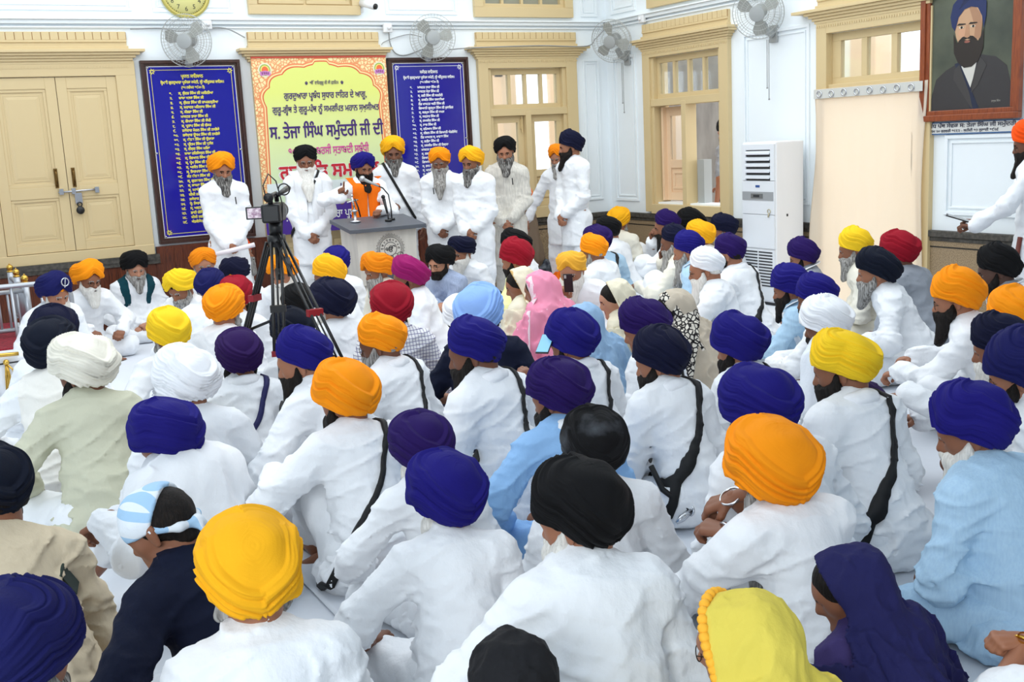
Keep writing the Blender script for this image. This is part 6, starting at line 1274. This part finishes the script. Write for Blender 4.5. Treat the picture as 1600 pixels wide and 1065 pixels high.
p('c14', 748, 484, 73, 12, 20, 'skyblue', 'navytee', ('short', 'black'), 'man in light blue turban and dark navy T-shirt seen from behind', sleeve='short', kname='shirt', lcol='navytee', depth=6.64, fat=.05, turban=dict(pole=.6, crown=.8, laps=6), L=((-.26, .36, .22), (-.1, .9, -.3), (-.3, .3, 1)), skinc=3, side=-.10)
p('c12', 597, 523, 65, -48, -66, 'orange', 'kurta_white', ('full', 'grey'), 'grey-bearded man in orange turban and spectacles with black strap, behind the big golden turban', glasses=True, strap=('black', 'R', .035), scarf=('white', 'roll'), depth=6.05)
p('c6', 374, 551, 68, -8, -15, 'deepviolet', 'kurta_white', ('short', 'black'), 'man in deep violet turban and white kurta with navy strap, below the tripod', strap=('navy', 'R', .04), depth=6.08, turban=dict(tall=1.1, rough=.6, laps=8), collar=False, scarf=('white', 'roll'))
p('c8', 474, 531, 74, -45, -72, 'royal', 'kurta_white', ('long', 'black'), 'long-bearded man in royal blue turban leaning left, in front of the tripod', depth=5.48, lean=.3, scarf=('white', 'roll'), L=((-.28, .38, .28), (-.1, .9, -.3), (0, .3, 1)), side=-.05)
p('c15', 744, 531, 77, -48, -75, 'royal', 'kurta_white', ('full', 'black'), 'black-bearded man in royal blue turban with thin black strap, in front of the navy T-shirt', strap=('black', 'R', .035), depth=5.37, scarf=('white', 'roll'), turban=dict(pole=.35))
p('c18', 915, 492, 76, -25, -35, None, DOTTED, None, 'woman in sheer light blue veil and dotted blue dress from behind', veil=dict(open=44), vcol='veilblue', depth=6.9, tw=.27, hp=.2)
p('c19', 962, 455, 60, -65, -97, None, 'veilcream', None, 'woman in cream veil in left profile behind the light blue veil', veil=dict(open=86), vcol='veilcream', depth=7.66, hp=.3, skinc=3, border=(mat('cream_trim', (214, 200, 160), .6), 'strip', .018))
p('c20', 1050, 473, 64, -60, -95, None, 'veilbeige', None, 'woman in beige veil with a black and white floral border, head bent', veil=dict(open=84, band=FLORAL), vcol='veilbeige', border=(FLORAL, 'strip', .055), depth=7.12, hp=.5, lean=.34, side=-.05)
p('c21', 1007, 501, 71, -58, -80, 'purplenavy', 'kurta_white', None, 'clean-shaven young man in purple-navy turban with thin black strap, looking down left', strap=('black', 'R', .03), depth=6.3, hp=.3, skinc=0)
p('c16', 894, 523, 74, -40, -52, 'royal', 'kurta_white', ('mid', 'black'), 'man in royal blue turban with black strap looking at a lit phone', strap=('black', 'R', .03), depth=5.84, scarf=('white', 'roll'), L=((-.14, .40, .50), (.05, .5, .8), (0, -.8, .5)), hands={-1: 'clasp'})
p('c22', 1033, 551, 77, -38, -72, 'darknavy', 'kurta_white', ('full', 'black'), 'man in dark navy turban with a wide black strap ending in a steel sheathed dagger', strap=('black', 'R', .055), depth=5.35, scarf=('white', 'roll'), turban=dict(tall=1.08))
p('c23', 1155, 530, 79, -45, -65, 'royal', 'kurta_white', ('full', 'black'), 'black-bearded man in royal blue turban with black strap, right of the floral veil', strap=('black', 'R', .03), depth=5.77, scarf=('white', 'roll'))
p('b47', 1321, 559, 92, -45, -78, 'yellow', 'kurta_white', ('full', 'black'), 'black-bearded man in bright yellow turban with black strap, right of centre', strap=('black', 'R', .045), depth=4.75, scarf=('white', 'roll'), turban=dict(tall=.95, rough=1.2), skinc=1)
p('c3', 130, 567, 92, -8, -42, 'ivory', 'sage', ('mid', 'black'), 'black-bearded man in loose ivory turban and sage green kurta on the left', arms='knees', depth=5.48, turban=dict(rough=1.7, laps=9, tall=.95), skinc=2, fat=.02, zt=.84)
p('c5', 291, 588, 92, -8, -40, 'white', 'kurta_white', ('mid', 'grey'), 'grey-bearded man in loose white turban and white kurta, right of the sage kurta', depth=5.22, turban=dict(rough=1.8, laps=9), lean=.3, skinc=1)
p('c13', 541, 609, 93, -20, -46, 'orange', 'kurta_white', ('full', 'black'), 'man in large golden orange turban with black strap, arm across a raised knee', strap=('black', 'R', .032), depth=4.80, legs={-1: 'up'}, L=((-.30, .34, .44), (.4, .9, -.2), (0, .3, 1)), turban=dict(pole=.55, s=.42, crown=.75), fat=.02)
p('c17', 874, 606, 91, -22, -55, 'purplenavy', 'lightblue', ('full', 'black'), 'man in violet-blue turban and light blue kurta with white stole and black waist belt', depth=4.75, scarf=('kurta_white', 'roll'), turban=dict(tall=1.0), L=((-.30, .22, .20), (-.1, .9, -.2), (0, .3, 1)), lcol='lightblue')
p('c24', 1187, 627, 112, -38, -50, 'royal', 'kurta_white', ('mid', 'grey'), 'man in navy blue turban with head bowed, behind the large orange turban on the right', depth=4.27, hp=.45, lean=.42, glasses=True, turban=dict(pole=.5, crown=.8, s=.3), zt=.76, headshift=(0, -.03, -.02))
p('c27', 260, 674, 101, -38, -52, 'royal', 'kurta_white', ('mid', 'grey'), 'man in royal blue turban with shawl, bare shin and foot drawn up at the left', depth=4.55, hp=.5, lean=.42, zt=.72, scarf=('kurta_white', 'shawl'), legs={-1: 'stretch', (-1, 'bare'): True}, L=((-.34, .32, .44), (-.2, .8, -.5), (0, .3, 1)), skinc=1, feet=True, headshift=(0, -.02, -.02))
p('c28', 658, 692, 93, -20, -30, 'purplenavy', 'kurta_white', ('full', 'white'), 'white-bearded man in plain violet turban, half hidden behind the big blue turban in the foreground', depth=4.3, L=((-.26, .38, .24), (.2, .9, -.3), (0, .3, 1)), turban=dict(rough=.5, laps=4, tall=1.05), zt=.78)
p('c30', 929, 689, 98, -10, -20, 'dusty', 'kurta_white', ('mid', 'white'), 'man in black turban with a dusty crown, behind the largest black turban', depth=4.08, turban=dict(crown=.8, pole=.6), zt=.78)
p('c25', 1208, 722, 137, -40, -38, 'orange', 'kurta_white', ('long', 'grey'), 'man in large orange turban bending forward, two steel bangles on his clasped hands', depth=3.64, hp=.35, lean=.44, arms='front', bangle=(1, -1), sleeve='roll', skinc=1, turban=dict(crown=.9, pole=.55, s=.3), zt=.75, hands={1: 'clasp', -1: 'clasp'}, R=('W', 1108, 790, 3.88, tuple(-CR*.8+CF*.5-np.array([0, 0, .4])), tuple(np.array([0, 0, 1.0])-CF*.4)), L=('W', 1100, 822, 3.80, tuple(-CR*.7+CF*.6+np.array([0, 0, .1])), tuple(np.array([0, 0, 1.0])-CF*.4)), legs={1: 'half', -1: 'cross'}, headshift=(0, -.03, -.025))
p('c26', 1521, 653, 113, -55, -88, 'royal', 'paleblue', ('long', 'white'), 'man in royal blue turban with long white beard and pale blue kurta on the right', depth=3.95, fat=.04, lean=.3, turban=dict(pole=.5, s=.4), hp=.3, lcol='paleblue')
p('c32', 246, 795, 92, -40, -60, None, 'navytee', None, 'boy with pale blue handkerchief tied on his head, dark navy shirt, holding a phone', hair='hanky', depth=3.45, sleeve='short', kname='shirt', lcol='navytee', hp=.5, lean=.42, zt=.66, R=((.10, .36, .30), (-.3, .7, .2), (.2, .2, .9)), L=((-.30, .28, .16), (.6, .7, 0), (0, .3, 1)), tw=.25, skinc=1, collar=False)
p('c29', 698, 765, 115, -8, -38, 'royal', 'kurta_white', ('full', 'white'), 'man in big royal blue turban and short-sleeved white shirt in the front rows', depth=3.68, sleeve='roll', skinc=2, turban=dict(pole=.55, crown=.85), kname='shirt', fat=.02, L=((-.32, .26, .20), (.5, .8, -.1), (0, .3, 1)))
p('c31', 908, 786, 141, -15, -58, 'black', 'kurta_white', ('long', 'white'), 'man in the largest black turban with a long white beard and white kurta, front centre', depth=3.18, turban=dict(pole=.6, crown=.95, laps=5), fat=.03, lean=.32, zt=.80, L=((-.26, .34, .24), (0, .9, -.2), (0, .3, 1)))
p('c34', -18, 745, 112, -20, -30, 'inkblue', 'khaki', ('mid', 'black'), 'uniformed officer in khaki at the left edge, turban mostly outside the frame', depth=3.6, kname='shirt', lcol='khaki', fat=.03, lean=.38, zt=.72, side=.10)
p('c33', 391, 884, 152, -4, -8, 'gold', 'kurta_white', ('mid', 'grey'), 'man in the large golden yellow turban and white shirt in the front row', depth=2.85, turban=dict(tall=1.14, pole=.6, crown=.85, s=.42, laps=5), zt=.80, kname='shirt')
p('c35', 22, 1005, 178, 70, 55, 'navy', 'navytee', ('full', 'salt'), 'man in big navy turban and dark polo shirt in the bottom left corner', depth=2.5, sleeve='short', kname='shirt', lcol='denim', zt=.80, R=((.30, .34, .22), (0, .9, -.3), (0, .3, 1)), legs={1: 'half'}, turban=dict(tall=1.12, pole=.55, crown=.8))
p('c36', 800, 1040, 138, -10, -10, None, 'black', None, 'person under a black head scarf at the bottom edge, centre', veil=dict(open=40, arms=False), vcol='charcoal', depth=2.6, zt=.74, lean=.36, lcol='charcoal')
p('c37', 1165, 978, 150, -38, -70, None, 'kurta_white', None, 'woman in yellow veil with orange scalloped edging and spectacles at the bottom edge', veil=dict(open=74), vcol='veilyellow', border=(mat('orange_edging', (255, 186, 52), .8), 'scallop'), depth=2.53, zt=.80, glasses=True, tw=.28)
p('c38', 1322, 893, 150, -50, -92, None, 'plumnavy', None, 'woman wrapped in a dark navy veil, head bowed, in the front row on the right', veil=dict(open=76), vcol='veilnavy', depth=3.02, zt=.80, hp=.5, lean=.40, lcol='plumnavy', tw=.28)
p('c39', 1705, 905, 150, -62, -62, 'orange', 'kurta_white', ('mid', 'black'), 'man beyond the right edge, only his hand and gold watch reaching into the frame', depth=2.9, sleeve='roll', watch=(-1,), L=('W', 1558, 1000, 2.95, tuple(-CR), tuple(np.array([0, 0, 1.0])-CF*.3)), hands={-1: 'fist'}, skinc=0)

# ---------------------------------------------------------------- things in people's hands
def phone(loc, yaw, tilt, label, lit=True):
    t = empty('phone', loc, 0); t.rotation_euler = (tilt, 0, yaw); tag(t, label, 'phone', 'phones in hands'); A = local(t)
    A(MB().box(-.037, .037, -.0045, .0045, -.077, .077), 'case', BLACKP, .004); A(MB().box(-.033, .033, -.0062, -.0045, -.070, .070), 'screen', SCREEN if lit else mat('dark_screen', (16, 18, 22), .12), .0); A(MB().box(.012, .03, .0045, .0065, .040, .068), 'lens_bump', GREYP, .002); return t
h = P_['b22']; q = at(888, 442, h['depth']-.30); phone(tuple(q), -h['yaw'], -.2, 'black phone held up by the bearded man in the pale orange turban', False)
h = P_['c16']; q = at(852, 537, h['depth']-.05); phone(tuple(q), -h['yaw']-1.0, -1.05, 'lit phone held by the man in the royal blue turban')
h = P_['c32']; q = h['hands'][1]+np.array([0, 0, .04]); phone(tuple(q), -h['yaw'], -1.0, 'dark phone in the hands of the boy with the handkerchief')
h = P_['s10']; q = (h['hands'][1]+h['hands'][-1])/2+np.array([-.03, 0, .03]); t = empty('tablet', tuple(q), -h['yaw']); t.rotation_euler = (-1.25, 0, -h['yaw']); tag(t, 'dark tablet held flat by the standing man at the right edge', 'tablet'); A = local(t)
A(MB().box(-.085, .085, -.004, .004, -.12, .12), 'case', BLACKP, .004); A(MB().box(-.075, .075, -.0055, -.004, -.105, .105), 'screen', MATS.get('dark_screen') or BLACKP)
q0 = h['toW']((-.16, .10, .95)); q1 = h['toW']((-.16, .22, .02)); b = MB(); b.tube([(q0[0], q0[1], q0[2]), tuple(q1)], .018, 10); t = empty('walking_stick', tuple(q1)); tag(t, 'brown wooden stick beside the standing man at the right edge', 'stick'); b.build('shaft', mat('stick_wood', (110, 46, 34), .4), t)
h = P_['s1']; q = (h['hands'][1]+h['hands'][-1])/2; t = empty('paper_roll', tuple(q), -h['yaw']); tag(t, 'rolled sheet of paper held by the leftmost standing man', 'paper'); A = local(t); b = MB(); b.tube([(-.22, .05, .02), (.26, .05, -.06)], .024, 14); A(b, 'sheet', mat('paper', (240, 232, 238), .8))
# details that belong to one person only
def dress(key, mb, nm, m): o = _build(mb, nm, m); o.parent = P_[key]['o']; return o
h = P_['c22']; L_ = lambda p: np.array(p)*h['sc']
b = MB(); c = L_((-.12, -.14, .10)); b.tube([c, c+np.array([-.07, -.02, -.015]), c+np.array([-.10, -.02, -.03])], [.016, .018, .008], 10); b.tube([c, c+np.array([.10, .0, -.06]), c+np.array([.17, .02, -.065])], [.018, .016, .006], 10); b.ring(c, .022, .006, (1, 0, -.4), 14, 6); dress('c22', b, 'sheathed_dagger', STEEL)
b = MB(); b.tube([L_((-.02, -.15, .12)), c, L_((-.21, -.05, .20)), L_((-.22, .02, .30))], .014, 6); dress('c22', b, 'strap_tail', MATS['strap_black'])
h = P_['c34']; k = h['sc']; ep = mat('epaulette_green', (24, 44, 36), .6)
bpy.context.view_layer.update()
def on_garment(key, px, py, nm):
    """the point and outward normal of a person's garment seen at that place of the frame"""
    g = [c for c in P_[key]['o'].children if c.name.split('.')[0] == nm][0]; mi = g.matrix_world.inverted(); o = Vector((0, 0, CAM_H)); d = Vector(at(px, py, 1.0))-o
    ok, loc, nor, _ = g.ray_cast(mi @ o, (mi.to_3x3() @ d).normalized()); return (np.array(loc), np.array(nor)) if ok else None
for px, py, ang in ((66, 812, .7), (106, 905, .9)):
    r = on_garment('c34', px, py, 'shirt')
    if r is None: continue
    c, n = r; X = unit(np.cross(n, (.3, .2, 1))); Y = np.cross(n, X); b = MB(); b.box(-.026, .026, -.055, .055, -.003, .005); fr = np.stack([X*math.cos(ang)+Y*math.sin(ang), Y*math.cos(ang)-X*math.sin(ang), n], 1); b.V = [np.concatenate(b.V) @ fr.T+c+n*.004]; dress('c34', b, 'epaulette', ep)
h = P_['b1']; b = MB(); b.box(-.03, .03, 0, .006, -.012, .012); b.V = [(np.concatenate(b.V)+np.array([-.09, .26, .40]))*h['sc']]; dress('b1', b, 'name_badge', BLACKP)
for k_, o in (('s5', .07), ('s1', -.09), ('s7', -.08)):
    h = P_[k_]; b = MB(); b.tube([(o, .17, 1.30), (o+.004, .172, 1.37)], .006, 6); b.V = [np.concatenate(b.V)*h['sc']]; dress(k_, b, 'pen', BLACKP)
h = P_['c17']; b = MB(); b.ring((0, -.02, .20), .185, .018, (0, .12, 1), 40, 6); b.V = [np.concatenate(b.V)*np.array([1, .82, 1])*h['sc']]; dress('c17', b, 'waist_belt', MATS['strap_black'])
